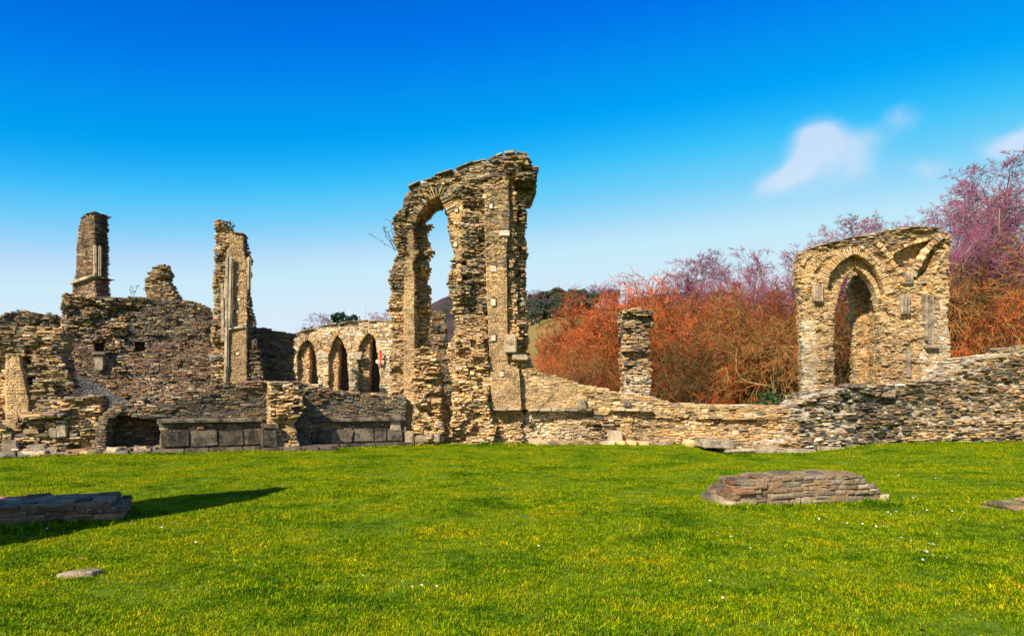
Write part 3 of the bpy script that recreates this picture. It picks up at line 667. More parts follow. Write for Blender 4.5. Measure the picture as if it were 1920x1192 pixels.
w.vouss(inner[2:-1], .42, .34, (.05, .09), .4, 'smooth', 1, .03)
w.vouss(outer_full[3:11], 0, .30, (.05, .09), .3, 'smooth', 1, .05)
def rib(pts, off=-.02, r=.1):
    w.vouss(pts, off, r*1.7, (.08, .16), .30, 'gold', 1, .07 if r < .09 else .11, name='rib_stone')
rib([(1636, 456), (1650, 468), (1664, 484), (1677, 502), (1688, 520)]); rib([(1606, 462), (1620, 470), (1634, 482), (1646, 498), (1654, 512)], -.02, .07)
rib([(1760, 442), (1742, 458), (1726, 478), (1714, 500), (1707, 520)]); rib([(1662, 492), (1672, 478), (1690, 466), (1715, 456), (1740, 450)], 0, .06)
rib([(1782, 462), (1768, 476), (1756, 494), (1749, 512)], 0, .06); rib([(1504, 500), (1512, 486), (1524, 478)], 0, .06); rib([(1520, 528), (1526, 508), (1540, 490), (1556, 478)], 0, .06)
def capital(x0, x1, y0, y1, taper=.8, off=-.1, n=4, mat=M_DRESSED):
    a = w.p(x0, y0, off); b = w.p(x1, y1, off); W = b[0]-a[0]; H = a[1]-b[1]
    o = w.block('capital', ((a[0]+b[0])/2, .05, (a[1]+b[1])/2), (W, .36, H), mat, .03, taper=taper, jit=0)
    for i in range(n):
        x = -W/2+W*(i+.5)/n
        me_ = w.block('shaft', ((a[0]+b[0])/2+x, -.14, (a[1]+b[1])/2), (W/n*.62, .1, H*.96), mat, .02, jit=0)
capital(1524, 1543, 532, 566, .95); capital(1687, 1706, 553, 590, .6, n=3); capital(1697, 1712, 508, 528, .8, n=2)
u, z = w.p(1698, 531, -.1); w.block('corbel', (u, -.02, z), (.48, .5, .09), M_DRESSED, .03, taper=.7)
for (x, y0, y1, wd) in [(1737, 552, 640, 5), (1743, 560, 645, 5), (1749, 552, 648, 4), (1731, 552, 610, 4), (1704, 655, 708, 7)]:
    a = w.p(x, y0, -.06); b = w.p(x, y1, -.06); w.block('shaft', (a[0], .0, (a[1]+b[1])/2), (wd*.0186, .2, a[1]-b[1]), M_DRESSED, .025, jit=0)
u, z = w.p(1746, 650, -.1); w.block('large_stone', (u, .0, z), (.46, .42, .14), M_COPING, .03)
u, z = w.p(1758, 572, -.1); w.block('large_stone', (u, .05, z), (.2, .3, .3), M_COPING, .03)
path = [w.p(x, y, 0) for x, y in [(1517, 465), (1600, 446), (1667, 432), (1722, 425), (1762, 428)]]
w.slabs(path, .85, M_COPING)
w.done()

# 15. pale fragments beyond the thicket edge
for (poly, lab) in [([(1296, 800), (1298, 745), (1306, 715), (1313, 702), (1320, 712), (1326, 735), (1332, 800)], 'pale pointed ruin fragment seen low between the thicket branches, the taller of two'),
                    ([(1333, 800), (1334, 745), (1341, 727), (1348, 736), (1350, 800)], 'small pale ruin fragment between the thicket branches, the lower of two')]:
    w = Ruin('wall_stump', lab, 'ruin', poly[0][0], 38.5, 0, mortar=M_MORTAR_PALE, group=None); ruins.append(w)
    w.mason(poly, 0, .8, .09, (.09, .16), (.2, .5), 'pale', skip=.05); w.done()

# 16. foreground stubs
def stub(name, label, cat, px, Y, yaw, poly, depth, pal, rough=.05, hs=(.045, .1), ws=(.12, .4), mortar=M_MORTAR, extra=None, z0=-.02, base=True):
    w = Ruin(name, label, cat, px, Y, yaw, z0=z0, mortar=mortar); ruins.append(w)
    w.mason(poly, 0, depth, rough, [v/FH for v in hs], [v/FW for v in ws], pal, local=True, skip=.01, wave=.01, edge=.03, siderough=.03)
    if extra: extra(w)
    w.done()
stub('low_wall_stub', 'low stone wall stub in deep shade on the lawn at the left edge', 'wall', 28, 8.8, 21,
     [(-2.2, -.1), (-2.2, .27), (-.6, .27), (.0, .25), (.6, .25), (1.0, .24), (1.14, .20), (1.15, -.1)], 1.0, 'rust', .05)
stub('low_wall_stub', 'low reddish stone wall stub with ragged ends standing alone on the right lawn', 'wall', 1412, 10.5, 14,
     [(-.42, -.1), (-.42, .10), (-.28, .20), (-.16, .32), (-.05, .37), (.3, .39), (.8, .39), (1.2, .39), (1.72, .41), (1.82, .38), (1.86, .28), (2.04, .24), (2.10, .14), (2.26, .10), (2.27, -.1)], .7, 'stub', .03,
     (.06, .13), (.10, .30), mortar=M_MORTAR)
stub('low_footing', 'flat low footing of lichen spotted stones at the right edge of the lawn', 'stone', 1922, 10.0, 4,
     [(-.35, -.1), (-.33, .03), (-.1, .07), (.1, .10), (.9, .12), (.9, -.1)], .5, 'mixed', .03, (.05, .09), (.2, .45))
def slab():
    k = 6.45/F; bm = bmesh.new()
    pts = [(-.17, -.11), (-.04, -.10), (.10, -.05), (.14, .07), (.02, .12), (-.12, .02)]
    vs = [bm.verts.new((x, y, .035+rnd(-.006, .006))) for x, y in pts]; f = bm.faces.new(vs)
    r = bmesh.ops.extrude_face_region(bm, geom=[f]); bmesh.ops.translate(bm, verts=[v for v in r['geom'] if isinstance(v, bmesh.types.BMVert)], vec=(0, 0, -.08))
    bmesh.ops.recalc_face_normals(bm, faces=bm.faces); bmesh.ops.bevel(bm, geom=bm.edges[:], offset=.008, segments=1, affect='EDGES')
    me = bpy.data.meshes.new('flat_stone'); bm.to_mesh(me); bm.free()
    x = (156-960)*k; o = link('flat_stone', me, None, M_COPING); o.location = (x, 6.45, ground_z(x, 6.45)+.012)
    tag(o, 'single flat pale stone sunk in the lawn at lower left', 'stone')
slab()
# the ruin outside the frame on the left that throws the long shadow
w = Ruin('arch_ruin', 'broken wall with overhanging arch springer just outside the frame, shading the left lawn', 'ruin', 960, .001, 0, mortar=M_MORTAR_DARK)
w.O = Vector((-7.4, 0)); w.e.location = (-7.4, 0, 0); w.e.rotation_euler = (0, 0, R(90)); ruins.append(w)
te = math.tan(R(SUN_EL)); sa_, ca_ = math.sin(R(SUN_AZ)), math.cos(R(SUN_AZ))
def shadow_src(X, Yg, z=0, xp=-7.4):
    t_ = (X-xp)/sa_; return (Yg-ca_*t_, z+te*t_)
sp = [(-5.25, 7.5), (-4.65, 8.9), (-4.15, 9.9), (-3.85, 11.0), (-3.65, 12.4), (-4.7, 11.7), (-5.4, 10.6), (-5.95, 9.75)]
S = [shadow_src(*q) for q in sp]
pol = [(.2, -.1), (1.0, 1.5)]+S+[shadow_src(-6.25, 8.95), (6.4, -.1)]
w.mason(pol, 0, .35, .04, (.08, .15), (.2, .5), 'mixed', local=True, skip=.0, edge=.02)
w.done(60)

# ------------------------------------------------------------------ trees
def grow(H, levels, seed, spread=1.0, droop=0., upturn=.12, stems=1, colf=None, trunkr=.02, env=None):
    """vectorised branching; returns arrays for the wood (tubes) and the twigs"""
    g = np.random.default_rng(seed)
    def unit(v): return v/np.maximum(np.linalg.norm(v, axis=-1, keepdims=True), 1e-9)
    P0 = g.normal(0, .03*H*(stems > 1), (stems, 3)); P0[:, 2] = 0
    D0 = unit(np.stack([g.normal(0, .25*(stems > 1)+.03, stems), g.normal(0, .25*(stems > 1)+.03, stems), np.ones(stems)], -1))
    L0 = H*levels[0]['len']*g.uniform(.85, 1.1, stems); R0 = np.full(stems, H*trunkr/(stems**.4))
    out = []
    for li, lv in enumerate(levels):
        n = len(P0); ns = lv['seg']; pts = np.zeros((n, ns+1, 3)); pts[:, 0] = P0; d = D0.copy(); dirs = np.zeros((n, ns+1, 3)); dirs[:, 0] = d
        for k in range(ns):
            d = unit(d+g.normal(0, lv.get('wig', .15), (n, 3))+np.array([0, 0, lv.get('up', upturn)]))
            pts[:, k+1] = pts[:, k]+d*(L0/ns)[:, None]; dirs[:, k+1] = d
        rr = R0[:, None]*np.linspace(1, lv.get('tip', .35), ns+1)[None]
        out.append((li, pts, rr))
        if li+1 == len(levels): break
        nl = levels[li+1]; kch = nl['n']
        f = np.sort(g.uniform(nl.get('from', .25), 1.0, (n, kch)), axis=1); f[:, -1] = 1.0
        idx = np.minimum((f*ns).astype(int), ns-1); fr = f*ns-idx; ar = np.arange(n)[:, None]
        P = pts[ar, idx]*(1-fr[..., None])+pts[ar, idx+1]*fr[..., None]; Dp = dirs[ar, idx+1]
        rv = unit(g.normal(0, 1, (n, kch, 3))); side = unit(rv-(rv*Dp).sum(-1, keepdims=True)*Dp)
        ang = np.radians(g.uniform(*nl['ang'], (n, kch)))[..., None]*spread; ang[:, -1] *= .3
        D0 = unit(Dp*np.cos(ang)+side*np.sin(ang)).reshape(-1, 3); P0 = P.reshape(-1, 3)
        L0 = (L0[:, None]*nl['len']*g.uniform(.6, 1.15, (n, kch))*(1.15-.45*f if nl.get('cone') else 1)).ravel()
        R0 = np.maximum((rr[ar, idx+1]*nl.get('r', .6)).ravel(), nl.get('rmin', .006))
    if env is not None:
        c = np.array([0, 0, env[0]*H]); E = np.array([env[1]*H, env[1]*H, env[2]*H]); o2 = []
        for (li, pts, rr) in out:
            q = (pts-c)/E; q[..., 2] = np.where(q[..., 2] < 0, q[..., 2]*.6, q[..., 2]); r = np.linalg.norm(q, axis=-1, keepdims=True); k = np.where(r > .8, (.8+.45*np.log(np.maximum(r, .8)/.8))/np.maximum(r, 1e-6), 1.)
            o2.append((li, c+(pts-c)*k, rr))
        out = o2
    return out
def tree_meshes(segs, cut, colf, seed, thin_r=None):
    g = np.random.default_rng(seed); res = []
    for part in (0, 1):
        Vs, Ts, Cs = [], [], []; base = 0
        for (li, pts, rr) in segs:
            if (li <= cut) != (part == 0): continue
            n, m, _ = pts.shape; ks = 6 if li <= 1 else (4 if li <= cut else 3)
            t = np.gradient(pts, axis=1); t /= np.maximum(np.linalg.norm(t, axis=-1, keepdims=True), 1e-9)
            ref = np.where(np.abs(t[..., 2:3]) > .9, np.array([1., 0, 0]), np.array([0, 0, 1.]))
            a = np.cross(t, ref); a /= np.linalg.norm(a, axis=-1, keepdims=True); b = np.cross(t, a)
            th = np.arange(ks)*2*np.pi/ks
            ring = pts[:, :, None]+rr[:, :, None, None]*(a[:, :, None]*np.cos(th)[None, None, :, None]+b[:, :, None]*np.sin(th)[None, None, :, None])
            V = ring.reshape(-1, 3); i0 = (np.arange(n)*m*ks)[:, None, None]; j = (np.arange(m-1)*ks)[None, :, None]; k = np.arange(ks)[None, None, :]; k2 = (k+1) % ks
            A = i0+j+k; B = i0+j+k2
            T = np.stack([A, B, B+ks, A+ks], -1).reshape(-1, 4)+base
            c = colf(li, n, g); C = np.repeat(c, m*ks, axis=0)
            Vs.append(V); Ts.append(T); Cs.append(C); base += len(V)
        if Vs: res.append(fast_mesh('trunk' if part == 0 else 'twigs', np.concatenate(Vs), np.concatenate(Ts), M_TWIG, np.concatenate(Cs)))
        else: res.append(None)
    return res
def mixcol(cols, ws, n, g, var=.25):
    c = np.array(cols)[g.choice(len(cols), n, p=np.array(ws)/sum(ws))]; return c*g.uniform(1-var, 1+var, (n, 1))
def col_red(li, n, g):
    if li <= 1: return mixcol([(.20, .15, .09), (.30, .25, .13)], [1, 1], n, g)
    if li == 2: return mixcol([(.30, .17, .08), (.34, .28, .12)], [1, 1], n, g)
    return mixcol([(.66, .15, .035), (.36, .08, .025), (.32, .17, .05), (.16, .08, .03), (.66, .26, .07)], [3, 2, 1.5, 1.6, 1.2], n, g)
def col_brown(li, n, g):
    if li <= 1: return mixcol([(.30, .24, .12)], [1], n, g)
    return mixcol([(.30, .17, .055), (.42, .31, .10), (.13, .08, .03), (.48, .15, .04)], [2, 1.0, 1.8, 2], n, g)
def col_purple(li, n, g):
    if li <= 1: return mixcol([(.15, .12, .09), (.30, .25, .17)], [1, 1], n, g)
    if li == 2: return mixcol([(.13, .09, .08), (.28, .22, .15)], [1, 1], n, g)
    return mixcol([(.42, .08, .15), (.22, .09, .19), (.22, .15, .11)], [1.6, 1.4, 1.6], n, g)
red_lv = [dict(len=.40, seg=5, wig=.16, up=.03), dict(n=8, len=.85, seg=6, ang=(20, 75), wig=.2, up=.0, **{'from': .2}, r=.6), dict(n=8, len=.55, seg=4, ang=(25, 75), wig=.25, r=.55, rmin=.018, up=.0),
          dict(n=9, len=.5, seg=3, ang=(25, 75), wig=.3, r=.5, rmin=.012, up=.02), dict(n=5, len=.6, seg=3, ang=(15, 60), wig=.35, r=.6, rmin=.0125, up=.05, tip=.5)]
pur_lv = [dict(len=.42, seg=5, wig=.06, up=.1, tip=.55), dict(n=6, len=1.15, seg=7, ang=(22, 52), wig=.10, up=.11, **{'from': .45}, r=.6, tip=.2), dict(n=10, len=.42, seg=4, ang=(25, 60), wig=.16, r=.5, rmin=.022, up=.08, **{'from': .2}),
          dict(n=7, len=.5, seg=3, ang=(25, 60), wig=.2, r=.5, rmin=.012, up=.08, **{'from': .2}), dict(n=6, len=.52, seg=3, ang=(20, 55), wig=.22, r=.55, rmin=.010, up=.08, tip=.5), dict(n=4, len=.46, seg=1, ang=(20, 50), wig=.2, r=.6, rmin=.013, up=.1, tip=.6)]
droop_lv = [dict(len=.40, seg=5, wig=.14, up=.05), dict(n=7, len=.8, seg=6, ang=(20, 65), wig=.18, up=.02, **{'from': .25}, r=.6), dict(n=8, len=.6, seg=5, ang=(20, 60), wig=.2, r=.55, rmin=.018, up=-.08),
            dict(n=8, len=.6, seg=4, ang=(20, 60), wig=.22, r=.5, rmin=.012, up=-.18), dict(n=6, len=.55, seg=2, ang=(15, 50), wig=.2, r=.6, rmin=.0085, up=-.15, tip=.5)]
def proto(kind, seed):
    if kind == 'red': s_ = grow(8, red_lv, seed, stems=4, trunkr=.016, env=(.48, .50, .52)); f = col_red; H = 8
    elif kind == 'droop': s_ = grow(8, droop_lv, seed, stems=3, trunkr=.024, env=(.48, .52, .52)); f = col_brown; H = 8
    else: s_ = grow(15, pur_lv, seed, trunkr=.021, spread=1, env=(.62, .30, .38)); f = col_purple; H = 15
    top = float(np.percentile(s_[-1][1][..., 2], 99.5))
    return tree_meshes(s_, 2, f, seed), float(top)
PR = {('red', i): proto('red', 11+i) for i in range(4)}
PR.update({('droop', i): proto('droop', 31+i) for i in range(2)}); PR.update({('purple', i): proto('purple', 51+i) for i in range(4)})
def plant(kind, var, name, label, cat, px, Y, ytop, group=None, zb=0., wide=1., tint=(1, 1, 1)):
    (tr, tw), top = PR[(kind, var)]; k = Y/F
    h = EYE+(HY-ytop)*k-zb; s_ = h/top
    e = bpy.data.objects.new(name, None); COL.objects.link(e); e.location = ((px-960)*k, Y, zb); e.rotation_euler = (0, 0, rnd(0, 6.28)); e.scale = (s_*wide, s_*wide, s_)
    tag(e, label, cat, group)
    for nm, me in (('trunk', tr), ('crown', tw)):
        o = bpy.data.objects.new(nm, me); COL.objects.link(o); o.parent = e; v = rnd(.85, 1.15); o.color = (tint[0]*v, tint[1]*v, tint[2]*v, 1)
    return e
G1 = 'red-twigged bare shrubs of the thicket'
red = [(1005, 668, 41, 0, 'red', 'low orange-red shrub tight against the right foot of the tall arch'),
 (1058, 640, 46, 1, 'red', 'red-twigged shrub between the tall arch and the lone pillar, the lower one'),
 (1030, 690, 37, 2, 'droop', 'small olive brown shrub low behind the sloping wall beside the tall arch'),
 (1112, 568, 52, 2, 'red', 'bright orange shrub just left of the lone pillar'),
 (1168, 528, 54, 3, 'red', 'tallest domed orange-red shrub, rising behind the lone pillar'),
 (1140, 640, 43, 0, 'red', 'rusty shrub directly in front of the domed orange one, left of the pillar'),
 (1238, 560, 46, 0, 'red', 'orange-red shrub just right of the lone pillar'),
 (1290, 590, 40, 1, 'red', 'orange shrub above the pale ruin fragments'),
 (1320, 552, 48, 2, 'red', 'red-brown shrub at the back above the pale fragments'),
 (1385, 570, 39, 0, 'droop', 'dark drooping shrub with pale trunk in the middle of the thicket'),
 (1410, 548, 48, 3, 'red', 'red shrub standing behind the dark drooping one'),
 (1460, 560, 43, 1, 'red', 'bright red shrub halfway from the drooping shrub to the right arch'),
 (1500, 552, 46, 2, 'red', 'red shrub meeting the left edge of the right arch'),
 (1478, 640, 38, 1, 'droop', 'olive shrub with hanging stems beside the foot of the right arch'),
 (1590, 545, 40, 1, 'droop', 'tangled brown shrub seen through the pointed doorway'),
 (1660, 560, 44, 0, 'red', 'red shrub hidden behind the right arch wall'),
 (1800, 500, 40, 0, 'droop', 'dense dark brown thicket shrub touching the right side of the right arch'),
 (1845, 480, 43, 1, 'droop', 'dense brown shrub between the right arch and the picture edge'),
 (1875, 560, 38, 3, 'red', 'rust red shrub low above the right rubble wall'),
 (1925, 470, 42, 0, 'droop', 'dense brown shrub cut by the right edge of the picture'),
 (1235, 640, 40, 3, 'red', 'low orange shrub against the right flank of the lone pillar'),
 (1340, 640, 42, 2, 'red', 'rust shrub low behind the pale fragments'),
 (1430, 650, 41, 0, 'red', 'low rust shrub right of the pale trunk of the drooping shrub'),
 (1085, 690, 38, 1, 'red', 'low orange shrub over the lowest step of the sloping wall'),
 (1105, 655, 40, 0, 'droop', 'olive brown tangle left of the lone pillar foot'), (1275, 610, 38, 1, 'droop', 'olive brown tangle between the lone pillar and the pale fragments'),
 (1440, 590, 37, 0, 'droop', 'straw-stemmed drooping shrub left of the right arch'), (1345, 600, 44, 1, 'droop', 'brown tangle at the back of the middle thicket'),
 (1200, 600, 50, 0, 'droop', 'brown tangle right behind the lone pillar'), (1820, 590, 39, 1, 'droop', 'low drooping brown shrub above the right rubble wall'),
 (1055, 700, 36, 0, 'droop', 'small green-brown clump behind the top of the sloping wall'),
 (1210, 545, 50, 1, 'red', 'rust-red shrub at the back just right of the domed orange one'), (1130, 575, 47, 2, 'red', 'dense rusty shrub at the back between the wood and the lone pillar'),
 (2000, 500, 42, 2, 'red', 'red shrub beyond the right edge of the picture')]
for (px, yt, Y, v, kd, lab) in red:
    plant(kd, v % (4 if kd == 'red' else 2), 'shrub', lab, 'shrub', px, Y, yt, G1, wide=rnd(.95, 1.2), tint=random.choice([(1.0, .8, .8), (.5, .45, .5), (1.1, 1.0, 1), (.75, .72, .6)]) if kd == 'red' else random.choice([(.75, .75, .7), (.4, .42, .4), (.9, .8, .7)]))
G2 = 'bare purple trees behind the thicket'
pur = [(1205, 524, 64, 0, 'small pale bare tree above the lone pillar'), (1262, 512, 62, 1, 'short bare purple tree, second from the left on the skyline'),
 (1302, 484, 60, 1, 'round-headed pink-twigged bare tree left of the greyish one'), (1372, 462, 60, 2, 'greyish bare tree midway between the pillar and the right arch'),
 (1432, 476, 62, 3, 'low purple bare tree between the greyish tree and the right arch'), (1478, 450, 60, 0, 'purple bare tree touching the left top of the right arch'),
 (1535, 455, 64, 2, 'bare tree with its head just over the left corner of the right arch'), (1600, 404, 60, 1, 'pinkish bare tree rising over the left slope of the right arch'),
 (1655, 418, 64, 3, 'slim grey bare tree over the middle of the right arch'), (1720, 382, 58, 0, 'purple bare tree over the top of the right arch'),
 (1782, 362, 54, 2, 'magenta-twigged bare tree above the right shoulder of the right arch'), (1835, 350, 50, 3, 'bare purple tree left of the tallest one'),
 (1893, 292, 46, 1, 'tallest bare tree with pale trunk near the right edge'), (1950, 310, 48, 0, 'bare tree cut by the right picture edge'), (1830, 440, 44, 2, 'shorter bare tree with pale curved stem, right of the right arch'),
 (1335, 505, 70, 0, 'faint bare tree low between the round-headed and the greyish ones'), (1410, 500, 72, 1, 'faint bare tree low to the right of the greyish one')]
for (px, yt, Y, v, lab) in pur:
    plant('purple', v, 'bare_tree', lab, 'tree', px, Y, yt, G2, wide=rnd(1.0, 1.2), tint=(1, 1, 1))

# evergreen trees: trunk, boughs, many small leaf-like faces
def leaf_tree(kind, seed):
    g = np.random.default_rng(seed); H = 10.; Vs = []; n = 0; pts = []
    if kind == 'pine':
        for lay in range(13):
            z = H*(.12+.88*lay/13); r = (H*.36)*(1-lay/13.5)**.8*g.uniform(.8, 1.1); nb = 9
            for b in range(nb):
                a = g.uniform(0, 6.28); L = r*g.uniform(.65, 1.15); m = 46; t = g.uniform(.1, 1, m)
                p = np.stack([np.cos(a)*t*L, np.sin(a)*t*L, z+.12*t*L+0*t], -1)+g.normal(0, .17, (m, 3)); pts.append(p)
    else:
        nb = 34
        for b in range(nb):
            d = g.normal(0, 1, 3); d /= np.linalg.norm(d); d[2] = abs(d[2])*.9-.1; rr = g.uniform(.4, 1)**.5
            c = np.array([0, 0, H*.5])+d*np.array([H*.33, H*.33, H*.42])*rr; m = 130
            v = g.normal(0, 1, (m, 3)); v /= np.linalg.norm(v, axis=1, keepdims=True); pts.append(c+v*g.uniform(.5, 1.0, (m, 1))*g.uniform(.7, 1.3)*np.array([1, 1, .75]))
    C = np.concatenate(pts); n = len(C); s_ = g.uniform(.12, .28, (n, 1))
    a = g.normal(0, 1, (n, 3)); a /= np.linalg.norm(a, axis=1, keepdims=True); b = np.cross(a, g.normal(0, 1, (n, 3))); b /= np.linalg.norm(b, axis=1, keepdims=True)
    V = np.stack([C-a*s_, C+b*s_*.6, C+a*s_, C-b*s_*.6], 1).reshape(-1, 3); T = np.arange(n*4).reshape(-1, 4)
    base = (.030, .055, .035) if kind == 'pine' else (.05, .065, .04)
    col = np.repeat(np.array(base)*g.uniform(.5, 1.7, (n, 1))*g.uniform(.85, 1.15, (n, 3)), 4, axis=0)
    cr = fast_mesh('crown', V, T, M_TWIG, col)
    s2 = grow(H, [dict(len=.9, seg=6, wig=.03, up=.2, tip=.15), dict(n=14, len=.34, seg=3, ang=(50, 85), wig=.1, **{'from': .15})], seed, trunkr=.02)
    tr = tree_meshes(s2, 2, lambda li, n, g: mixcol([(.10, .08, .06)], [1], n, g), seed)[0]
    return (tr, cr), H*1.0
for i in range(2): PR[('pine', i)] = leaf_tree('pine', 71+i); PR[('ever', i)] = leaf_tree('ever', 81+i)
for (px, yt, Y, kd, v, wd, lab) in [(634, 583, 85, 'pine', 0, 1.0, 'dark spreading pine, larger of two, above the arcaded wall'),
   (660, 588, 90, 'pine', 1, .8, 'narrower dark pine right of the larger one above the arcaded wall'),
   (582, 611, 88, 'pine', 1, .9, 'small dark conifer tip at the left end of the arcaded wall top'),
   (688, 588, 95, 'ever', 0, .9, 'rounded olive tree right of the pines above the arcaded wall')]:
    plant(kd, v, 'pine_tree' if kd == 'pine' else 'evergreen_tree', lab, 'tree', px, Y, yt, None, wide=wd)
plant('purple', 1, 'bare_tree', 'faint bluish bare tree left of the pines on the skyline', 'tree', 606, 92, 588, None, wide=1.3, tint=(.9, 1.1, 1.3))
plant('purple', 2, 'bare_tree', 'faint bare tree right of the pines above the arcaded wall', 'tree', 698, 96, 586, None, wide=1.1)
plant('ever', 1, 'bush', 'dark green bush low behind the wall beside the right arch foot', 'shrub', 1470, 36, 722, None, wide=2.4, tint=(1.0, 1.3, .7))

# ------------------------------------------------------------------ hills, far wood, houses
def hill(name, Y0, prof, depth, mat, zf=0., Yf=None):
    """ridge whose skyline heights are given at their true distance"""
    V = []; Fc = []; nj = 14; xs = [((p-960)/F*Y0) for p in np.linspace(prof[0][0], prof[-1][0], 150)]
    for x in xs:
        px = x/Y0*F+960; yy = np.interp(px, [a for a, _ in prof], [b for _, b in prof]); zt = max(-1, EYE+(HY-yy)/F*Y0)
        for j in range(nj):
            f = j/(nj-1); y = Y0-depth*(1-f); z = zt*(math.sin(f*math.pi/2)**1.3)
            z += mnoise.noise(Vector((x*.03, y*.03, 1)))*zt*.05*min(1, f*3)
            V.append((x, y, z-1.0*(f == 0)))
        V.append((x, Y0+depth*.7, -1))
    n = nj+1
    for i in range(len(xs)-1):
        for j in range(n-1): Fc.append((i*n+j, (i+1)*n+j, (i+1)*n+j+1, i*n+j+1))
    me = mesh_from(name, V, Fc, mat)
    for p in me.polygons: p.use_smooth = True
    o = link(name, me); o['kind'] = 'structure'; return o
M_HEATH = flat_material('heather_hillside', (.10, .06, .05), (.03, .03, .022), .05, bump=1, bscale=.3, bd=2)
M_FIELD = flat_material('bracken_field', (.34, .15, .05), (.13, .16, .03), .09, bump=1, bscale=1.2, bd=.4)
hill('far_hill', 700, [(480, 745), (560, 700), (700, 640), (800, 583), (850, 563), (890, 572), (960, 600), (1150, 600), (1200, 562), (1250, 553), (1500, 556), (1800, 560), (2300, 610), (2700, 735)], 280, M_HEATH)
def side_z(x, y):
    ridge = np.interp(x, [-6, 4, 10, 40, 90, 160, 300], [0, 26, 30.5, 32, 34, 36, 0])
    return float(ridge*min(1, max(0, (y-66)/200)))+mnoise.noise(Vector((x*.06, y*.06, 2)))*1.2*min(1, max(0, (y-66)/30))
def hillside():
    xs = np.linspace(-8, 300, 120); ys = np.linspace(64, 268, 50).tolist()+[300, 360]
    V = np.array([(x, y, side_z(x, min(y, 268))*(1 if y < 270 else (.85 if y < 320 else 0))-(.5 if y < 66 else 0)) for y in ys for x in xs]); n = len(xs)
    T = np.array([[j*n+i, j*n+i+1, (j+1)*n+i+1, (j+1)*n+i] for j in range(len(ys)-1) for i in range(n-1)])
    o = link('hillside', fast_mesh('hillside', V, T, M_FIELD)); o['kind'] = 'structure'
    for p in o.data.polygons: p.use_smooth = True
hillside()
def hill_z(px, Y, yy): return EYE+(HY-yy)/F*Y
G3 = 'trees of the far wood on the hill'
far = []
g3 = random.Random(5); kinds = ['dark', 'grey']
spots = []
for row, (Y, yb, yt) in enumerate([(262, 575, 545), (245, 585, 556), (226, 600, 567), (206, 613, 580)]):
    px = 984+row*6
    while px < 1160-row*14:
        spots.append((px+g3.uniform(-3, 3), Y, yt-4+g3.uniform(-9, 6)-(6 if 1090 < px < 1140 and row == 0 else 0), yb)); px += g3.uniform(9, 14)
words = ['crest', 'second rank', 'third rank', 'lowest rank']
for i, (px, Y, yt, yb) in enumerate(spots):
    ev = g3.random() < (.6 if Y > 260 else .85)
    kd = 'ever' if ev else 'purple'; zb = side_z((px-960)/F*Y, Y)-.4
    rank = words[[262, 245, 226, 206].index(Y)]
    if i == 3: kd, ev = 'pine', True
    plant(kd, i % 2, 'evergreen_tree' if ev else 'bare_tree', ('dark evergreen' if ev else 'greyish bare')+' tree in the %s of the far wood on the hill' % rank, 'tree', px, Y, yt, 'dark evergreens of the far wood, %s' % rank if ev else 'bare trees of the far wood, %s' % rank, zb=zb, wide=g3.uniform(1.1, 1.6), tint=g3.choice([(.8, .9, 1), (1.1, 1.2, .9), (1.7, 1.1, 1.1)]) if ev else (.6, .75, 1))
def house(px, py, Y, w_, h_, label):
    z = EYE+(HY-py)/F*Y; e = bpy.data.objects.new('house', None); COL.objects.link(e); e.location = ((px-960)/F*Y, Y, z-h_); e.rotation_euler = (0, 0, R(14)); tag(e, label, 'house', None)
    V = [(-w_/2, 0, -4), (w_/2, 0, -4), (w_/2, 6, -4), (-w_/2, 6, -4), (-w_/2, 0, h_), (w_/2, 0, h_), (w_/2, 6, h_), (-w_/2, 6, h_), (-w_/2, 3, h_+1.6), (w_/2, 3, h_+1.6)]
    link('walls', mesh_from('walls', V, [(0, 1, 5, 4), (1, 2, 6, 9, 5), (2, 3, 7, 6), (3, 0, 4, 8, 7)], M_WHITE), e)
    V = [(-w_/2-.3, -.4, h_-.1), (w_/2+.3, -.4, h_-.1), (w_/2+.3, 3, h_+1.75), (-w_/2-.3, 3, h_+1.75), (w_/2+.3, 6.4, h_-.1), (-w_/2-.3, 6.4, h_-.1)]
    V += [(a, b, c-.15) for a, b, c in V]
    r_ = link('roof', mesh_from('roof', V, [(0, 1, 2, 3), (3, 2, 4, 5), (6, 9, 8, 7), (9, 11, 10, 8), (0, 6, 7, 1), (5, 4, 10, 11), (1, 7, 8, 2), (2, 8, 10, 4), (0, 3, 9, 6), (3, 5, 11, 9)], M_SLATE), e)
    for wx in (-w_*.28, w_*.2):
        bm = bmesh.new(); bmesh.ops.create_cube(bm, size=1, matrix=Matrix.Translation((wx, -.03, h_*.6))@Matrix.Diagonal((.9, .1, 1.0, 1)))
        me = bpy.data.meshes.new('window'); bm.to_mesh(me); bm.free(); link('window', me, e, M_DARKGLASS)
house(1058, 577, 232, 2.6, 2.4, 'white gabled house among the far wood on the hill, the right one of two'); house(1030, 580, 232, 2.2, 2.2, 'white house among the far wood on the hill, the left one of two, half hidden')
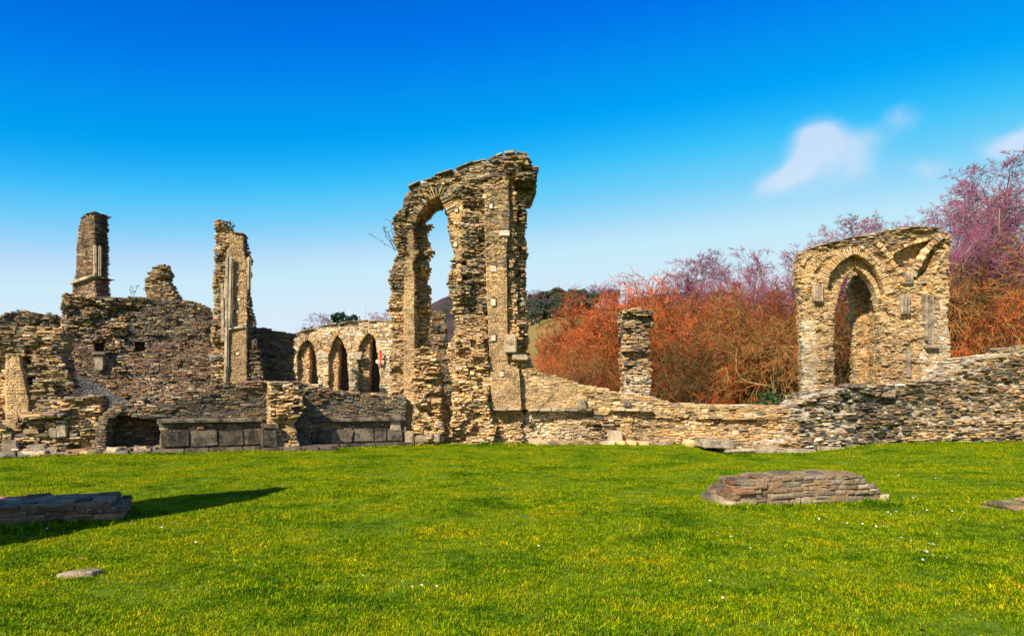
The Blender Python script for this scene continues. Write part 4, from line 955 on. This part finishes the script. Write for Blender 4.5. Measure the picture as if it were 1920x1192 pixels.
def shed():
    Y = 49; k = Y/F; x0, x1 = (1442-960)*k, (1500-960)*k; bm = bmesh.new()
    e = bpy.data.objects.new('shed', None); COL.objects.link(e); e.location = ((x0+x1)/2, Y, 0); tag(e, 'low pale shed glimpsed under the thicket beside the right arch', 'shed')
    W = x1-x0; bmesh.ops.create_cube(bm, size=1, matrix=Matrix.Translation((0, 1, .95))@Matrix.Diagonal((W, 2, 1.9, 1)))
    me = bpy.data.meshes.new('walls'); bm.to_mesh(me); bm.free(); link('walls', me, e, M_WHITE)
    bm = bmesh.new(); bmesh.ops.create_cube(bm, size=1, matrix=Matrix.Translation((0, 1, 2.0))@Matrix.Diagonal((W+.3, 2.3, .16, 1)))
    me = bpy.data.meshes.new('roof'); bm.to_mesh(me); bm.free(); link('roof', me, e, M_DRESSED)
shed()

# ------------------------------------------------------------------ small plants on the ruins
def sprig(px, py, Y, lean, h, n, label, seed, off=0):
    g = np.random.default_rng(seed); k = Y/F; Vs = []; Ts = []; base = 0
    paths = []; leaves = []
    for i in range(n):
        a = lean+g.normal(0, .28); L = h*g.uniform(.5, 1.); p = np.array([g.normal(0, .04), g.normal(0, .06), 0.]); d = np.array([math.sin(a)*.9, g.normal(0, .15), math.cos(a)]); pts = [p]
        for s_ in range(5):
            d = d+g.normal(0, .1, 3)+np.array([0, 0, -.02]); d /= np.linalg.norm(d); p = p+d*L/5; pts.append(p)
            if s_ > 0:
                q = p+np.array([g.normal(0, .1), g.normal(0, .05), g.uniform(0, .1)])*h*.6; paths.append(np.array([p, (p+q)/2, q])); leaves.append(q)
        paths.append(np.array(pts)); leaves.append(p)
    e = bpy.data.objects.new('wall_plant', None); COL.objects.link(e); e.location = ((px-960)*k, Y, EYE+(HY-py)*k); tag(e, label, 'plant')
    segs = [(3, p[None], np.full((1, len(p)), .007)) for p in paths]
    me = tree_meshes(segs, 0, lambda li, n, g: mixcol([(.10, .09, .06)], [1], n, g), seed)[1]
    o = link('stems', me, e); 
    V = []; T = []
    for q in leaves:
        for _ in range(2):
            c = q+g.normal(0, .015, 3); s_ = g.uniform(.015, .035); a = g.normal(0, 1, 3); a /= np.linalg.norm(a); b = np.cross(a, g.normal(0, 1, 3)); b /= np.linalg.norm(b)
            T.append([len(V)+i for i in range(4)]); V += [c-a*s_, c+b*s_*.6, c+a*s_, c-b*s_*.6]
    V = np.array(V); col = np.tile((.10, .11, .05), (len(V), 1)); o = link('seed_heads', fast_mesh('seed_heads', V, np.array(T), M_TWIG, col), e)
sprig(744, 470, 23.2, -.55, 1.1, 9, 'thin bare sprig growing out from the left side of the tall arch', 3)
sprig(432, 432, 23.9, .25, .3, 8, 'small dry tuft on the broken top of the shafted pier', 4)
sprig(250, 557, 24.4, .0, .45, 3, 'two thin dry stalks on the high wall left of the stump', 5)

# ------------------------------------------------------------------ grass
def foot_line(r, pa, pb, off):
    a = r.p(pa, 840, off)[0]; b = r.p(pb, 840, off)[0]; A = r.O+r.ud*a+r.n*off; B = r.O+r.ud*b+r.n*off; return ((A.x, A.y), (B.x, B.y))
by = {i: r for i, r in enumerate(ruins)}
FEET = [foot_line(by[0], 740, 990, -.55), foot_line(by[1], 990, 1345, -.3), foot_line(by[2], 1340, 1960, -.45), foot_line(by[3], 200, 500, -.3), foot_line(by[3], 590, 765, -.3), foot_line(by[3], 495, 600, -1.0), foot_line(by[4], -80, 205, -.35)]
for r in ruins:
    if r.e.name.startswith('low_wall_stub') or r.e.name.startswith('low_footing'):
        us = [c[0][0] for c in r.st]; a, b = min(us), max(us)
        for off in (-.06,):
            A = r.O+r.ud*a+r.n*off; B = r.O+r.ud*b+r.n*off; FEET += [((A.x, A.y), (B.x, B.y))]*2
def grass_blades():
    cols = [(.16, .26, .002), (.26, .34, .002), (.41, .39, .004), (.48, .31, .02), (.07, .15, .002)]
    tufts = bpy.data.collections.new('tufts')
    m, nt, b = new_mat('grass_blade')
    at = nt.nodes.new('ShaderNodeAttribute'); at.attribute_name = 'col'; ge = nt.nodes.new('ShaderNodeNewGeometry')
    n1 = nramp(nt, nnoise(nt, .8, 8, .72, ge.outputs['Position']), [(.38, (.36, .56, .6)), (.48, (.85, .95, 1)), (.56, (1.15, 1.05, 1)), (.66, (1.6, 1.15, 1.2))])
    c = nmix(nt, 'MULTIPLY', 1.0, at.outputs['Color'], n1); c = nmix(nt, 'MULTIPLY', 1.0, c, nramp(nt, nnoise(nt, 7, 4, .6, ge.outputs['Position']), [(.36, (.55, .66, .6)), (.5, (1, 1, 1)), (.64, (1.3, 1.16, 1.1))])); nt.links.new(c, b.inputs['Base Color'])
    b.inputs['Roughness'].default_value = .7; b.inputs['Specular IOR Level'].default_value = .05
    tb = nt.nodes.new('ShaderNodeBsdfTranslucent'); nt.links.new(c, tb.inputs[0]); mx = nt.nodes.new('ShaderNodeMixShader'); mx.inputs[0].default_value = .3
    nt.links.new(b.outputs[0], mx.inputs[1]); nt.links.new(tb.outputs[0], mx.inputs[2]); nt.links.new(mx.outputs[0], nt.nodes['Material Output'].inputs[0])
    obs = []
    for k in range(8):
        g = np.random.default_rng(100+k); n = 90
        P = np.stack([g.uniform(-.11, .11, n), g.uniform(-.11, .11, n), np.zeros(n)], -1)
        h = g.uniform(.015, .036, n)*(1+.35*(k % 4 == 0)); a = g.uniform(0, 6.28, n); lean = g.uniform(.4, 1.4, n); w = g.uniform(.0018, .0036, n)
        d = np.stack([np.cos(a)*np.sin(lean), np.sin(a)*np.sin(lean), np.cos(lean)], -1); s_ = np.stack([-np.sin(a), np.cos(a), 0*a], -1)
        mid = P+d*h[:, None]*.55+np.array([0, 0, 1])*h[:, None]*.1; tip = P+d*h[:, None]-np.array([0, 0, .15])*h[:, None]*lean[:, None]
        V = np.stack([P-s_*w[:, None], P+s_*w[:, None], mid+s_*w[:, None]*.8, mid-s_*w[:, None]*.8, tip], 1).reshape(-1, 3)
        i = np.arange(n)[:, None]*5; T = np.concatenate([np.concatenate([i, i+1, i+2], 1), np.concatenate([i, i+2, i+3], 1), np.concatenate([i+3, i+2, i+4], 1)])
        c = np.repeat(mixcol(cols, [3, 3.2, 1.7, .6, 1.6], n, g, .25), 5, axis=0)
        me = fast_mesh('tuft', V, T, m, c); o = bpy.data.objects.new('tuft', me); tufts.objects.link(o)
    # places
    pts = []; g = np.random.default_rng(9)
    def scatter(y0, y1, dens):
        wy = .76*y1+1.2; n = int((y1-y0)*2*wy*dens); x = g.uniform(-wy, wy, n); y = g.uniform(y0, y1, n)
        k = np.abs(x) < .74*y+1.0; pts.append(np.stack([x[k], y[k]], -1))
    y = 3.2
    while y < 25:
        scatter(y, y+.8, float(np.interp(y, [3, 7, 12, 24], [170, 150, 100, 65]))); y += .8
    feet = []
    for r_ in FEET:
        (x0, y0), (x1, y1) = r_; L_ = math.hypot(x1-x0, y1-y0); n_ = int(L_*26); f = g.uniform(0, 1, n_); d = np.abs(g.normal(0, .07, n_))+.02
        nx, ny = (y1-y0)/L_, -(x1-x0)/L_; feet.append(np.stack([x0+(x1-x0)*f+nx*d, y0+(y1-y0)*f+ny*d], -1))
    feet = np.concatenate(feet); nf = len(feet); pts.append(feet)
    pt = np.concatenate(pts)
    Z = np.array([ground_z(a, b) for a, b in pt])
    me = bpy.data.meshes.new('grass'); me.vertices.add(len(pt)); me.vertices.foreach_set('co', np.column_stack([pt, Z]).astype(np.float32).ravel()); me.update()
    nl = np.array([mnoise.noise(Vector((a*.8, b*.8, 7))) for a, b in pt])
    at = me.attributes.new('sz', 'FLOAT', 'POINT'); at.data.foreach_set('value', (g.uniform(.75, 1.25, len(pt))*np.maximum(.75, 1+.6*nl)*np.where(np.arange(len(pt)) >= len(pt)-nf, g.uniform(1.1, 2.6, len(pt)), 1)).astype(np.float32))
    ra = me.attributes.new('rz', 'FLOAT', 'POINT'); ra.data.foreach_set('value', g.uniform(0, 6.28, len(pt)).astype(np.float32))
    o = link('grass', me); tag(o, 'short bright green lawn grass with yellowish blades across the foreground', 'grass', kind='stuff')
    ng = bpy.data.node_groups.new('grass_scatter', 'GeometryNodeTree'); ng.interface.new_socket('Geometry', in_out='INPUT', socket_type='NodeSocketGeometry'); ng.interface.new_socket('Geometry', in_out='OUTPUT', socket_type='NodeSocketGeometry')
    N = ng.nodes.new; L = ng.links.new; gi = N('NodeGroupInput'); go = N('NodeGroupOutput'); ip = N('GeometryNodeInstanceOnPoints'); ci = N('GeometryNodeCollectionInfo')
    ci.inputs[0].default_value = tufts; ci.inputs['Separate Children'].default_value = True; ci.inputs['Reset Children'].default_value = True
    ip.inputs['Pick Instance'].default_value = True
    a1 = N('GeometryNodeInputNamedAttribute'); a1.data_type = 'FLOAT'; a1.inputs[0].default_value = 'sz'; a2 = N('GeometryNodeInputNamedAttribute'); a2.data_type = 'FLOAT'; a2.inputs[0].default_value = 'rz'
    cx = N('ShaderNodeCombineXYZ'); L(a2.outputs[0], cx.inputs[2]); L(cx.outputs[0], ip.inputs['Rotation']); L(a1.outputs[0], ip.inputs['Scale'])
    L(gi.outputs[0], ip.inputs['Points']); L(ci.outputs[0], ip.inputs['Instance']); L(ip.outputs[0], go.inputs[0])
    md = o.modifiers.new('scatter', 'NODES'); md.node_group = ng
grass_blades()

# ------------------------------------------------------------------ daisies and fallen leaves
def daisies():
    bm = bmesh.new(); n = 11
    for i in range(n):
        a = i/n*6.283; c, s_ = math.cos(a), math.sin(a); w = .0035
        vs = [bm.verts.new((c*.004-s_*w*.5, s_*.004+c*w*.5, .001)), bm.verts.new((c*.004+s_*w*.5, s_*.004-c*w*.5, .001)), bm.verts.new((c*.016+s_*w, s_*.016-c*w, .004)), bm.verts.new((c*.018, s_*.018, .004)), bm.verts.new((c*.016-s_*w, s_*.016+c*w, .004))]
        bm.faces.new(vs)
    pet = bpy.data.meshes.new('petals'); bm.to_mesh(pet); bm.free(); pet.materials.append(M_WHITE)
    bm = bmesh.new(); bmesh.ops.create_uvsphere(bm, u_segments=8, v_segments=4, radius=.006, matrix=Matrix.Translation((0, 0, .002))@Matrix.Diagonal((1, 1, .5, 1)))
    cen = bpy.data.meshes.new('centre'); bm.to_mesh(cen); bm.free(); cen.materials.append(flat_material('daisy_yellow', (.7, .45, .03)))
    sp = [(1665, 962), (1670, 966), (1680, 961), (1708, 967), (1712, 969), (1720, 966), (1735, 972), (1738, 958), (1780, 975), (1785, 960), (1798, 975), (1807, 962), (1817, 972), (1535, 958), (1580, 982), (1588, 983), (1536, 975), (1617, 984), (1643, 989), (1656, 989), (1535, 973),
          (1690, 1010), (1708, 1016), (1716, 1017), (1757, 1003), (1681, 1018), (1742, 1022), (1750, 1023), (1720, 1032), (1733, 1036), (1738, 1037), (1730, 1052), (1750, 1043), (1775, 1048), (1835, 1057), (1880, 990), (1901, 993), (1878, 1015), (1917, 1012), (1754, 898), (1763, 898), (1685, 892), (1633, 883), (1764, 924), (1711, 935), (1717, 933),
          (1345, 1000), (1370, 1008), (1407, 1030), (1331, 1092), (1355, 1124), (1490, 860), (1600, 851), (1586, 846), (1342, 846), (773, 1103), (790, 1100), (818, 1102), (303, 991), (367, 1019), (938, 917), (1010, 1026), (680, 1082), (465, 945), (88, 993)]
    for i, (px, py) in enumerate(sp):
        Y = EYE*F/(py-HY); X = (px-960)/F*Y
        for _ in range(2): Y = (EYE-ground_z(X, Y)-.03)*F/(py-HY); X = (px-960)/F*Y
        e = bpy.data.objects.new('daisy', None); COL.objects.link(e); e.location = (X, Y, ground_z(X, Y)+.048); e.rotation_euler = (rnd(.1, .7), rnd(-.3, .3), rnd(0, 1)); k = rnd(.5, .8); e.scale = (k, k, k)
        right = px > 1300
        tag(e, 'tiny white daisy in the lawn near the right wall stub' if right else 'tiny white daisy in the left and middle lawn', 'flower', 'daisies on the right lawn' if right else 'daisies on the left and middle lawn')
        for nm, me in (('petals', pet), ('centre', cen)):
            o = bpy.data.objects.new(nm, me); COL.objects.link(o); o.parent = e
    mb = flat_material('dead_leaf', (.35, .16, .05), (.22, .09, .03), 30)
    bm = bmesh.new(); vs = [bm.verts.new(p) for p in [(-.04, 0, 0), (-.015, -.02, .006), (.02, -.022, .012), (.045, 0, .004), (.02, .02, .010), (-.015, .02, .002)]]; c = bm.verts.new((0, 0, -.004))
    for i in range(6): bm.faces.new((vs[i], vs[(i+1) % 6], c))
    lf = bpy.data.meshes.new('fallen_leaf'); bm.to_mesh(lf); bm.free(); lf.materials.append(mb)
    for i, (px, py, lab) in enumerate([(1402, 999, 'curled brown leaf on the lawn below the right wall stub'), (1656, 977, 'brown leaf among the daisies, left of a pair'), (1670, 978, 'brown leaf among the daisies, right of a pair'), (1730, 1177, 'dead leaf at the bottom edge, right side'), (1110, 1013, 'brown leaf in the middle of the lawn'), (363, 1017, 'brown leaf left of centre beside a daisy'), (1878, 1012, 'brown leaf near the right edge of the lawn'), (145, 1172, 'reddish leaf at the lower left corner of the lawn'), (149, 1046, 'yellowish leaf above the flat sunk stone')]):
        Y = (EYE-.05)*F/(py-HY); X = (px-960)/F*Y; o = link('fallen_leaf', lf); o.location = (X, Y, ground_z(X, Y)+.045); o.rotation_euler = (rnd(-.5, .5), rnd(-.5, .5), rnd(0, 6)); k = rnd(.6, 1); o.scale = (k, k, k); tag(o, lab, 'leaf', 'fallen leaves on the lawn')
daisies()
